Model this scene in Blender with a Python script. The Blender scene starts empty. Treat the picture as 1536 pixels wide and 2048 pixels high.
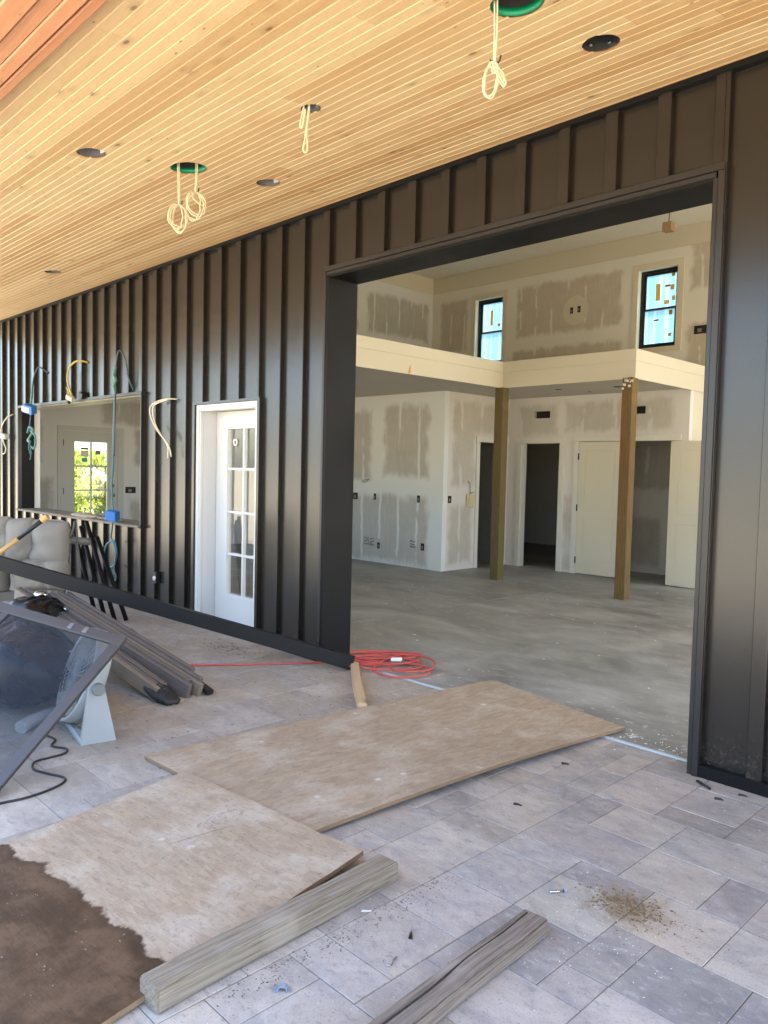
import bpy, bmesh, math, random
from mathutils import Vector, Matrix, Quaternion
R = math.radians
random.seed(7)
S = bpy.context.scene
COL = S.collection

# ------------------------------------------------------------------ camera, light, exposure
def make_camera():
    yaw, pitch, roll = .7950, -.0543, .0233
    d = Vector((-math.sin(yaw) * math.cos(pitch), math.cos(yaw) * math.cos(pitch), math.sin(pitch)))
    r = Vector((math.cos(yaw), math.sin(yaw), 0))
    u = r.cross(d)
    r2 = math.cos(roll) * r + math.sin(roll) * u
    u2 = -math.sin(roll) * r + math.cos(roll) * u
    cd = bpy.data.cameras.new('camera')
    cd.sensor_fit = 'HORIZONTAL'; cd.sensor_width = 36
    cd.lens = 36 * 1546.036 / 1536
    cd.clip_start = .05; cd.clip_end = 800
    o = bpy.data.objects.new('camera', cd)
    m = Matrix((r2, u2, -d)).transposed().to_4x4()
    m.translation = Vector((0, -3.9043, 1.52))
    o.matrix_world = m
    COL.objects.link(o); S.camera = o
    return m
CAM = make_camera()

SUN_EL, SUN_AZ = 62, 42          # azimuth from +Y (behind the house) towards +X
w = bpy.data.worlds.new('World'); S.world = w; w.use_nodes = True
wn = w.node_tree
sky = wn.nodes.new('ShaderNodeTexSky'); sky.sky_type = 'NISHITA'; sky.sun_disc = False
sky.dust_density = 2.5; sky.ozone_density = .75; sky.sun_elevation = R(SUN_EL); sky.sun_rotation = R(SUN_AZ)
wn.links.new(sky.outputs[0], wn.nodes['Background'].inputs[0])
wn.nodes['Background'].inputs[1].default_value = .15
sl = bpy.data.lights.new('sun', 'SUN'); sl.energy = 4.6; sl.angle = R(.5); sl.color = (1, .95, .86)
so = bpy.data.objects.new('sun', sl); COL.objects.link(so)
sv = Vector((math.cos(R(SUN_EL)) * math.sin(R(SUN_AZ)), math.cos(R(SUN_EL)) * math.cos(R(SUN_AZ)), math.sin(R(SUN_EL))))
so.rotation_euler = (-sv).to_track_quat('-Z', 'Y').to_euler(); so.location = sv * 30
S.view_settings.view_transform = 'Standard'; S.view_settings.look = 'None'
S.view_settings.gamma = 1; S.view_settings.use_curve_mapping = False
S.view_settings.exposure = 3.08
S.render.engine = 'CYCLES'
cy = S.cycles
cy.max_bounces = 14; cy.diffuse_bounces = 8; cy.glossy_bounces = 5; cy.transparent_max_bounces = 16
cy.use_denoising = True; cy.sample_clamp_indirect = 8
cy.caustics_reflective = False; cy.caustics_refractive = False

# ------------------------------------------------------------------ mesh helpers
class MB:
    def __init__(s): s.v = []; s.f = []; s.sm = []
    def face(s, idx, smooth=False): s.f.append(tuple(idx)); s.sm.append(smooth)
    def quad(s, a, b, c, d, smooth=False):
        n = len(s.v); s.v += [Vector(a), Vector(b), Vector(c), Vector(d)]; s.face((n, n+1, n+2, n+3), smooth)
    def poly(s, pts):
        n = len(s.v); s.v += [Vector(p) for p in pts]; s.face(range(n, n+len(pts)))
    def box(s, a, b, m=None, bev=0.0):
        (x0, y0, z0), (x1, y1, z1) = a, b
        x0, x1 = min(x0, x1), max(x0, x1); y0, y1 = min(y0, y1), max(y0, y1); z0, z1 = min(z0, z1), max(z0, z1)
        if bev > 0:
            bm = bmesh.new(); bmesh.ops.create_cube(bm, size=1)
            for v in bm.verts: v.co = Vector((x0 + (v.co.x+.5)*(x1-x0), y0 + (v.co.y+.5)*(y1-y0), z0 + (v.co.z+.5)*(z1-z0)))
            bmesh.ops.bevel(bm, geom=bm.edges[:], offset=bev, segments=1, affect='EDGES')
            s.bm(bm, m); return
        n = len(s.v)
        P = [Vector(p) for p in ((x0,y0,z0),(x1,y0,z0),(x1,y1,z0),(x0,y1,z0),(x0,y0,z1),(x1,y0,z1),(x1,y1,z1),(x0,y1,z1))]
        if m is not None: P = [m @ p for p in P]
        s.v += P
        for q in ((0,3,2,1),(4,5,6,7),(0,1,5,4),(1,2,6,5),(2,3,7,6),(3,0,4,7)): s.face([n+i for i in q])
    def bm(s, bm, m=None, smooth=False):
        n = len(s.v); bm.verts.index_update()
        for v in bm.verts: s.v.append((m @ v.co) if m is not None else v.co.copy())
        for f in bm.faces: s.face([n+v.index for v in f.verts], smooth)
        bm.free()
    def beam(s, p, q, w, h, up=(0,0,1), bev=0.0):      # box from p to q (w across, h along up)
        p, q = Vector(p), Vector(q); m = frame(p, q, up); L = (q-p).length
        s.box((0, -w/2, -h/2), (L, w/2, h/2), m, bev)
    def tube(s, pts, r, seg=8, smooth=4, caps=True, taper=None):
        P = [Vector(p) for p in pts]
        if smooth > 1 and len(P) > 2: P = catmull(P, smooth)
        n = len(P); t0 = (P[1]-P[0]).normalized()
        nrm = t0.orthogonal().normalized(); base = len(s.v)
        for i, p in enumerate(P):
            t = (P[min(i+1, n-1)] - P[max(i-1, 0)])
            t = t.normalized() if t.length > 1e-9 else t0
            nrm = (nrm - t*nrm.dot(t)); nrm = nrm.normalized() if nrm.length > 1e-6 else t.orthogonal().normalized()
            b = t.cross(nrm); rr = r if taper is None else r*(taper[0]+(taper[1]-taper[0])*i/(n-1))
            for k in range(seg):
                a = 2*math.pi*k/seg; s.v.append(p + (nrm*math.cos(a)+b*math.sin(a))*rr)
        for i in range(n-1):
            for k in range(seg):
                k2 = (k+1) % seg
                s.face((base+i*seg+k, base+i*seg+k2, base+(i+1)*seg+k2, base+(i+1)*seg+k), True)
        if caps:
            s.face([base+k for k in range(seg)][::-1]); s.face([base+(n-1)*seg+k for k in range(seg)])
    def lathe(s, prof, m=None, seg=24, smooth=True):    # profile (r,z) about local z
        base = len(s.v); n = len(prof)
        for r, z in prof:
            for k in range(seg):
                a = 2*math.pi*k/seg; v = Vector((r*math.cos(a), r*math.sin(a), z)); s.v.append(m @ v if m is not None else v)
        for i in range(n-1):
            for k in range(seg):
                k2 = (k+1) % seg; s.face((base+i*seg+k, base+i*seg+k2, base+(i+1)*seg+k2, base+(i+1)*seg+k), smooth)
    def prism(s, poly, m, depth):                       # local xy polygon extruded along local z
        n = len(s.v); k = len(poly)
        s.v += [m @ Vector((x, y, 0)) for x, y in poly] + [m @ Vector((x, y, depth)) for x, y in poly]
        s.face(range(n+k-1, n-1, -1)); s.face(range(n+k, n+2*k))
        for i in range(k):
            j = (i+1) % k; s.face((n+i, n+j, n+k+j, n+k+i))
    def sell(s, c, half, e=.6, nu=28, nv=18, m=None, disp=None):   # superellipsoid
        base = len(s.v); c = Vector(c)
        pw = lambda x: math.copysign(abs(x)**e, x)
        for j in range(nv+1):
            ph = -math.pi/2 + math.pi*j/nv
            for i in range(nu):
                th = 2*math.pi*i/nu
                p = Vector((half[0]*pw(math.cos(ph))*pw(math.cos(th)), half[1]*pw(math.cos(ph))*pw(math.sin(th)), half[2]*pw(math.sin(ph))))
                if disp: p = disp(p)
                s.v.append((m @ (p+c)) if m is not None else p+c)
        for j in range(nv):
            for i in range(nu):
                i2 = (i+1) % nu; s.face((base+j*nu+i, base+j*nu+i2, base+(j+1)*nu+i2, base+(j+1)*nu+i), True)
    def mesh(s, name, mat, org=Vector()):
        me = bpy.data.meshes.new(name)
        me.from_pydata([v-org for v in s.v], [], s.f); me.polygons.foreach_set('use_smooth', s.sm)
        if mat: me.materials.append(mat)
        me.update(); return me
    def build(s, name, mat, parent=None):
        org = ORG.get(parent.name, Vector()) if parent else Vector()
        o = bpy.data.objects.new(name, s.mesh(name, mat, org)); COL.objects.link(o)
        if parent: o.parent = parent; ORG[o.name] = org
        return o
    def solo(s, name, mat, label, cat, group=None, base=None):    # a thing that is one mesh, origin at its base
        if base is None:
            xs = [v.x for v in s.v]; ys = [v.y for v in s.v]; zs = [v.z for v in s.v]
            base = Vector(((min(xs)+max(xs))/2, (min(ys)+max(ys))/2, min(zs)))
        base = Vector(base)
        o = bpy.data.objects.new(name, s.mesh(name, mat, base)); o.location = base; COL.objects.link(o); ORG[o.name] = base
        o['label'] = label; o['category'] = cat
        if group: o['group'] = group
        return o
ORG = {}
def boxes(name, mat, parent, lst, bev=0.0):            # one part per piece
    for a, c in lst:
        b = MB(); b.box(a, c, bev=bev); b.build(name, mat, parent)
def frame(p, q, up=(0,0,1)):
    p, q = Vector(p), Vector(q); x = (q-p).normalized(); z = Vector(up); z = z - x*z.dot(x)
    if z.length < 1e-6: z = x.orthogonal()
    z.normalize(); y = z.cross(x)
    m = Matrix((x, y, z)).transposed().to_4x4(); m.translation = p
    return m
def axes(c, x, y):
    x = Vector(x).normalized(); y = Vector(y); y = (y - x*y.dot(x)).normalized(); z = x.cross(y)
    m = Matrix((x, y, z)).transposed().to_4x4(); m.translation = Vector(c); return m
def catmull(P, k):
    out = []
    for i in range(len(P)-1):
        a, b, c, d = P[max(i-1, 0)], P[i], P[i+1], P[min(i+2, len(P)-1)]
        for j in range(k):
            t = j/k
            out.append(.5*((2*b)+(c-a)*t+(2*a-5*b+4*c-d)*t*t+(3*b-a-3*c+d)*t**3))
    out.append(P[-1]); return out
def thing(name, label, cat, loc, group=None):
    o = bpy.data.objects.new(name, None); o.empty_display_size = .1; o.location = loc; COL.objects.link(o); ORG[o.name] = Vector(loc)
    o['label'] = label; o['category'] = cat
    if group: o['group'] = group
    return o
def struct(name, mb, mat, parent=None):
    o = mb.build(name, mat, parent)
    if parent is None: o['kind'] = 'structure'
    return o
def stuff(o): o['kind'] = 'stuff'; return o
def rects(x0, x1, z0, z1, holes):
    xs = sorted({x0, x1} | {min(max(h[k], x0), x1) for h in holes for k in (0, 1)})
    zs = sorted({z0, z1} | {min(max(h[k], z0), z1) for h in holes for k in (2, 3)})
    out = []
    for a, b in zip(xs, xs[1:]):
        run = None
        for c, d in zip(zs, zs[1:]):
            mx, mz = (a+b)/2, (c+d)/2
            if any(h[0] < mx < h[1] and h[2] < mz < h[3] for h in holes):
                if run: out.append((a, b, *run)); run = None
            else: run = (run[0], d) if run else (c, d)
        if run: out.append((a, b, *run))
    return out
def wall(mb, axis, t0, t1, u0, u1, z0, z1, holes=()):
    for a, b, c, d in rects(u0, u1, z0, z1, holes):
        if axis == 'x': mb.box((a, t0, c), (b, t1, d))       # runs along X
        else: mb.box((t0, a, c), (t1, b, d))                 # runs along Y

# ------------------------------------------------------------------ material helpers
class Mat:
    def __init__(s, name, base=(.5,.5,.5), rough=.6, metal=0, spec=.5):
        s.m = bpy.data.materials.new(name); s.m.use_nodes = True; s.nt = s.m.node_tree
        s.b = s.nt.nodes['Principled BSDF']; s.out = s.nt.nodes['Material Output']
        s.set('Base Color', base); s.set('Roughness', rough); s.set('Metallic', metal); s.set('Specular IOR Level', spec)
    def set(s, k, v):
        i = s.b.inputs[k]
        if hasattr(v, 'links'): s.nt.links.new(v, i)
        elif isinstance(v, (tuple, list)): i.default_value = (*v, 1) if len(v) == 3 else v
        else: i.default_value = v
        return s
    def n(s, t, **kw):
        nd = s.nt.nodes.new(t)
        for k, v in kw.items(): setattr(nd, k, v)
        return nd
    def li(s, i, v):
        if hasattr(v, 'links'): s.nt.links.new(v, i)
        elif isinstance(v, (tuple, list)) and i.type == 'RGBA' and len(v) == 3: i.default_value = (*v, 1)
        else: i.default_value = v
    def co(s, kind='obj'):
        if kind == 'pos': return s.n('ShaderNodeNewGeometry').outputs['Position']
        return s.n('ShaderNodeTexCoord').outputs['Object']
    def rnd(s): return s.n('ShaderNodeObjectInfo').outputs['Random']
    def map(s, v, scale=(1,1,1), loc=(0,0,0), rot=(0,0,0)):
        m = s.n('ShaderNodeMapping'); s.li(m.inputs['Vector'], v); m.inputs['Scale'].default_value = scale
        m.inputs['Rotation'].default_value = rot
        s.li(m.inputs['Location'], loc); return m.outputs[0]
    def noise(s, v, scale=5, detail=4, rough=.55, dist=0):
        m = s.n('ShaderNodeTexNoise'); s.li(m.inputs['Vector'], v); s.li(m.inputs['Scale'], scale)
        m.inputs['Detail'].default_value = detail; m.inputs['Roughness'].default_value = rough; m.inputs['Distortion'].default_value = dist
        return m.outputs['Fac']
    def vor(s, v, scale=5, feature='F1', out='Distance', rand=1):
        m = s.n('ShaderNodeTexVoronoi', feature=feature); s.li(m.inputs['Vector'], v); m.inputs['Scale'].default_value = scale
        m.inputs['Randomness'].default_value = rand; return m.outputs[out]
    def math(s, op, a, b=0.0, c=0.0, clamp=False):
        m = s.n('ShaderNodeMath', operation=op); m.use_clamp = clamp
        s.li(m.inputs[0], a); s.li(m.inputs[1], b); s.li(m.inputs[2], c); return m.outputs[0]
    def rng(s, v, a, b, c=0.0, d=1.0, smooth=True):
        m = s.n('ShaderNodeMapRange'); m.interpolation_type = 'SMOOTHSTEP' if smooth else 'LINEAR'
        for i, x in enumerate((v, a, b, c, d)): s.li(m.inputs[i], x)
        return m.outputs[0]
    def mix(s, f, a, b, blend='MIX'):
        m = s.n('ShaderNodeMix', data_type='RGBA', blend_type=blend)
        s.li(m.inputs[0], f); s.li(m.inputs[6], a); s.li(m.inputs[7], b); return m.outputs[2]
    def ramp(s, f, stops):
        m = s.n('ShaderNodeValToRGB'); s.li(m.inputs[0], f); e = m.color_ramp.elements
        while len(e) < len(stops): e.new(.5)
        for k, (p, c) in zip(e, stops): k.position = p; k.color = (*c, 1)
        return m.outputs[0]
    def xyz(s, v):
        m = s.n('ShaderNodeSeparateXYZ'); s.li(m.inputs[0], v); return m.outputs
    def vec(s, x, y, z):
        m = s.n('ShaderNodeCombineXYZ'); s.li(m.inputs[0], x); s.li(m.inputs[1], y); s.li(m.inputs[2], z); return m.outputs[0]
    def bump(s, h, strength=.3, dist=.01):
        m = s.n('ShaderNodeBump'); s.li(m.inputs['Height'], h); s.li(m.inputs['Strength'], strength); m.inputs['Distance'].default_value = dist
        s.nt.links.new(m.outputs[0], s.b.inputs['Normal']); return s
def plain(name, c, rough=.6, metal=0, var=.12, scale=12, spec=.5, bump=0):
    M = Mat(name, c, rough, metal, spec); v = M.co('pos'); f = M.noise(v, scale, 5, .6)
    M.set('Base Color', M.mix(f, tuple(x*(1-var) for x in c), tuple(min(1, x*(1+var)) for x in c)))
    M.set('Roughness', M.rng(f, .2, .8, max(0, rough-.08), min(1, rough+.08)))
    if bump: M.bump(M.noise(v, scale*8, 3), bump, .003)
    return M.m

# ---- metal siding
def siding_mat():
    M = Mat('brown_metal', (.03,.026,.022), .26, 0, .62); v = M.co('pos')
    f = M.noise(M.map(v, (1.2,1.2,.5)), 2.2, 4); g = M.noise(v, 40, 4, .7)
    z = M.xyz(v)[2]
    dust = M.math('MULTIPLY', M.rng(z, .35, .0, 0, 1), M.rng(g, .5, .72))
    c = M.mix(f, (.0140,.0112,.0088), (.0162,.0130,.0102))
    M.set('Base Color', M.mix(M.math('MULTIPLY', dust, .32), c, (.17,.16,.15)))
    return M.m
SIDING = siding_mat()
JAMB = plain('black_metal', (.0075,.0072,.0072), .5, var=.03, scale=1.5, spec=.14)
GREYTRIM = plain('bronze_trim', (.02,.018,.017), .36, var=.03, scale=1.5, spec=.4)

# ---- knotty pine
def pine(name, a, b, axis=0, gs=1.0, knots=True, rough=.5):
    M = Mat(name, a, rough); o = M.co('obj'); r = M.rnd()
    off = M.vec(M.math('MULTIPLY', r, 37.0), M.math('MULTIPLY', r, 91.0), M.math('MULTIPLY', r, 53.0))
    ad = M.n('ShaderNodeVectorMath', operation='ADD'); M.li(ad.inputs[0], o); M.li(ad.inputs[1], off); v = ad.outputs[0]
    st = [18, 18, 18]; st[axis] = .8
    wob = M.noise(v, 2.2, 2)
    g = M.noise(M.map(v, tuple(x*gs for x in st)), 3.2, 5, .6, 1.2)
    fine = M.noise(M.map(v, tuple(x*gs*4 for x in st)), 4, 3, .6)
    t = M.math('ADD', M.math('MULTIPLY', g, .42), M.math('MULTIPLY', r, .58))
    c = M.mix(M.rng(t, .15, .85, 0, 1, False), a, b)
    c = M.mix(M.math('MULTIPLY', M.rng(fine, .5, .75), .25), c, tuple(x*.55 for x in b))
    c = M.mix(M.math('MULTIPLY', M.rng(wob, .5, .8), .3), c, (min(1, b[0]*1.05), b[1]*.85, b[2]*.75))
    if knots:
        ks = [9, 9, 9]; ks[axis] = 4.2
        kd = M.vor(M.map(v, tuple(ks)), 1.0); kr = M.noise(v, 1.7, 1)
        k = M.math('MULTIPLY', M.rng(kd, .13, .05), M.rng(kr, .5, .56))
        k2 = M.math('MULTIPLY', M.rng(M.vor(M.map(v, tuple(x*1.9 for x in ks)), 1.0), .11, .05), M.rng(M.noise(v, 2.9, 1), .52, .56))
        k = M.math('MAXIMUM', k, k2); halo = M.math('MULTIPLY', M.rng(kd, .34, .12), M.rng(kr, .5, .56))
        c = M.mix(M.math('MULTIPLY', halo, .35), c, tuple(x*.6 for x in b))
        c = M.mix(M.math('MULTIPLY', k, .7), c, (.13,.06,.025))
    M.set('Base Color', c); M.set('Roughness', M.rng(g, .2, .8, rough-.07, rough+.1)); M.bump(fine, .12, .002)
    return M.m
PINE = pine('knotty_pine', (.77,.575,.32), (.585,.37,.172))
CEDAR = pine('red_framing_wood', (.66,.36,.20), (.42,.17,.075), gs=.7)
FRESHWOOD = pine('fresh_lumber', (.55,.40,.24), (.40,.26,.13))

def weathered(name, a, b, axis=0, dark=(.05,.04,.03)):
    M = Mat(name, a, .8, 0, .3); v = M.co('obj')
    st = [22, 22, 22]; st[axis] = .8
    g = M.noise(M.map(v, tuple(st)), 4.5, 6, .65, .9); big = M.noise(v, 3.5, 4)
    lines = M.noise(M.map(v, tuple(x*2.4 if i != axis else x*1.2 for i, x in enumerate(st))), 3.5, 4, .65, .5)
    wv = M.n('ShaderNodeTexWave', wave_type='BANDS', bands_direction='DIAGONAL'); ws = [9, 9, 9]; ws[axis] = .35; M.li(wv.inputs['Vector'], M.map(v, tuple(ws))); wv.inputs['Scale'].default_value = 2.6; wv.inputs['Distortion'].default_value = 5.5; wv.inputs['Detail'].default_value = 3; wv.inputs['Detail Scale'].default_value = .8
    c = M.mix(M.rng(g, .3, .7), a, b)
    c = M.mix(M.math('MULTIPLY', M.rng(wv.outputs['Fac'], .55, 1.0), .28), c, tuple(x*.5 for x in b))
    c = M.mix(M.math('MULTIPLY', M.rng(lines, .54, .66), .6), c, dark)
    c = M.mix(M.math('MULTIPLY', M.rng(big, .55, .75), .5), c, tuple(min(1, x*1.35) for x in a))
    M.set('Base Color', c); M.bump(M.math('ADD', lines, M.math('MULTIPLY', g, .7)), .3, .005)
    return M.m
GREYWOOD = weathered('grey_weathered_wood', (.27,.23,.19), (.155,.127,.10))
TANWOOD = weathered('tan_weathered_wood', (.30,.26,.205), (.21,.17,.115))
GREENPOST = weathered('greenish_treated_wood', (.16,.118,.048), (.112,.085,.034), axis=2, dark=(.06,.05,.02))
BROWNPOST = weathered('amber_treated_wood', (.20,.132,.05), (.135,.083,.031), axis=2, dark=(.10,.05,.02))
DARKPANEL = plain('dark_brown_profile', (.125,.10,.08), .55, var=.22, scale=7)

# ---- drywall with mud patches: list of bare-board rectangles (u0,u1,z0,z1), u along X or Y
def drywall(name, axis, bare, paint=(.74,.72,.65), board=(.50,.475,.41), streak=.4, green=0):
    M = Mat(name, paint, .85, 0, .25); v = M.co('pos'); s = M.xyz(v); u = s[0 if axis == 'x' else 1]; z = s[2]
    n1 = M.noise(v, 4.2, 4, .55); n2 = M.noise(M.map(v, (9,9,1.1)), 3, 4, .6)
    jit = M.math('MULTIPLY', M.math('SUBTRACT', n1, .5), .22)
    mask = None
    for a, b, c, d in bare:
        du = M.math('SUBTRACT', M.math('ABSOLUTE', M.math('SUBTRACT', u, (a+b)/2)), (b-a)/2)
        dz = M.math('SUBTRACT', M.math('ABSOLUTE', M.math('SUBTRACT', z, (c+d)/2)), (d-c)/2)
        e = M.rng(M.math('ADD', M.math('MAXIMUM', du, dz), M.math('ADD', jit, M.math('MULTIPLY', M.math('SUBTRACT', n2, .5), .06))), .055, -.085)
        mask = e if mask is None else M.math('MAXIMUM', mask, e)
    if mask is None: mask = 0.0
    # screw-line mud streaks inside the bare board
    ph = M.math('ABSOLUTE', M.math('SUBTRACT', M.math('FRACT', M.math('DIVIDE', M.math('ADD', u, M.math('MULTIPLY', M.math('SUBTRACT', n1, .5), .09)), streak)), .5))
    sp = M.math('MULTIPLY', M.rng(ph, .09, .03), M.rng(M.noise(M.map(v, (2.5,2.5,1.0)), 1.3, 3), .47, .53))
    smear = M.rng(n2, .45, .8, 0, .35)
    mask = M.math('MULTIPLY', mask, M.math('SUBTRACT', 1.0, M.math('MAXIMUM', M.math('MULTIPLY', sp, .85), smear)))
    big = M.noise(v, 1.1, 3)
    pc = M.mix(big, tuple(x*.9 for x in paint), paint)
    bc = M.mix(n1, tuple(x*.86 for x in board), tuple(x*1.08 for x in board))
    M.set('Base Color', M.mix(mask, pc, bc)); M.set('Roughness', M.rng(mask, 0, 1, .8, .92))
    M.bump(n2, .05, .004)
    return M.m
CREAM = plain('cream_paint', (.60,.55,.43), .55, var=.03, scale=2)
DOORCREAM = plain('cream_door_paint', (.64,.60,.47), .5, var=.03, scale=2)
TRIMCREAM = plain('primed_trim', (.66,.64,.56), .55, var=.05, scale=3)
WHITE = plain('white_paint', (.60,.60,.585), .35, var=.03, scale=3)
GREYDOOR = plain('pale_grey_paint', (.50,.50,.45), .5, var=.03, scale=2)
DRY_PLAIN = drywall('plain_drywall', 'x', [(-9.0,-8.0,.4,2.2), (-6.2,-5.2,.2,1.0)], paint=(.62,.59,.50))
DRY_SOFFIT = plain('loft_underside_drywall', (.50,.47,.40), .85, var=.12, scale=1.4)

def concrete():
    M = Mat('slab_concrete', (.25,.245,.22), .5, 0, .4); v = M.co('pos'); p = M.map(v, (.7,1.35,1), rot=(0,0,.75))
    a = M.noise(p, 1.1, 6, .62, .6); b = M.noise(p, 5.5, 6, .7, .4); c = M.noise(v, 60, 3)
    col = M.ramp(a, [(.36,(.165,.162,.148)), (.5,(.25,.246,.225)), (.64,(.345,.34,.31))])
    col = M.mix(M.math('MULTIPLY', M.rng(b, .45, .7), .5), col, (.36,.355,.32))
    col = M.mix(M.math('MULTIPLY', M.rng(b, .42, .25), .4), col, (.15,.15,.138))
    spot = M.math('MULTIPLY', M.rng(M.vor(v, 9), .10, .05), M.rng(M.noise(v, 1.6, 3), .56, .64))
    col = M.mix(M.math('MULTIPLY', spot, .7), col, (.62,.62,.58))
    y = M.xyz(v)[1]; edge = M.math('MULTIPLY', M.rng(y, 1.3, .2), M.rng(M.noise(v, 14, 5, .7), .58, .66))
    col = M.mix(M.math('MULTIPLY', edge, .7), col, (.6,.6,.58))
    M.set('Base Color', col); M.set('Roughness', M.rng(a, .3, .7, .42, .62)); M.bump(M.math('ADD', b, M.math('MULTIPLY', c, .3)), .08, .005)
    return M.m
CONCRETE = concrete()

def paver_mat():
    M = Mat('cast_paver', (.3,.3,.3), .78, 0, .35); v = M.co('pos'); r = M.rnd()
    p = M.map(v, (1,1.7,1), rot=(0,0,.6)); col = M.n('ShaderNodeObjectInfo').outputs['Color']
    a = M.noise(p, 4.2, 5, .6, .5); b = M.noise(p, 17, 5, .7); c = M.noise(v, 130, 3, .7)
    d0 = M.noise(p, 2.6, 8, .68, .8)
    base = M.ramp(d0, [(.30,(.225,.215,.205)), (.45,(.315,.298,.278)), (.58,(.375,.355,.328)), (.72,(.45,.428,.395))])
    blue = M.rng(a, .48, .66); base = M.mix(M.math('MULTIPLY', blue, .6), base, (.255,.252,.255))
    base = M.mix(M.math('MULTIPLY', M.rng(M.noise(v, 2.2, 3), .5, .66), .5), base, (.37,.335,.275))
    base = M.mix(1.0, base, M.mix(1.0, col, (1.13,1.10,1.05), 'MULTIPLY'), 'MULTIPLY')
    base = M.mix(M.math('MULTIPLY', M.rng(b, .52, .68), .55), base, (.46,.44,.41))
    base = M.mix(M.math('MULTIPLY', M.rng(b, .46, .33), .5), base, (.19,.185,.18))
    base = M.mix(M.math('MULTIPLY', M.rng(c, .54, .68), .45), base, (.13,.125,.12))
    fl = M.math('MULTIPLY', M.rng(M.vor(v, 34), .13, .07), M.rng(M.noise(v, 5, 2), .5, .6))
    base = M.mix(M.math('MULTIPLY', fl, .5), base, (.62,.60,.56))
    # sawdust and dirt blown against the old sheets on the left
    s = M.xyz(v); dl = M.math('MULTIPLY', M.rng(s[0], -2.6, -4.2), M.rng(M.noise(v, 3, 5, .65), .3, .6))
    base = M.mix(M.math('MULTIPLY', dl, .7), base, M.mix(b, (.27,.225,.165), (.37,.32,.25)))
    ds = M.math('POWER', M.math('ADD', M.math('POWER', M.math('SUBTRACT', s[0], -1.27), 2.0), M.math('POWER', M.math('SUBTRACT', s[1], -1.41), 2.0)), .5)
    dm = M.math('MULTIPLY', M.rng(M.math('ADD', ds, M.math('MULTIPLY', M.math('SUBTRACT', M.noise(v, 14, 5, .75), .5), .34)), .19, .02), .8)
    base = M.mix(dm, base, (.24,.18,.10))
    M.set('Base Color', base); M.set('Roughness', M.rng(a, .3, .7, .68, .85)); M.bump(M.math('ADD', b, M.math('MULTIPLY', c, .4)), .22, .005)
    return M.m
PAVER = paver_mat()
SAND = plain('joint_sand', (.15,.135,.105), .95, var=.35, scale=60, bump=.4)
SOIL = plain('dry_lawn_soil', (.42,.36,.25), .95, var=.3, scale=1.5)

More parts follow.
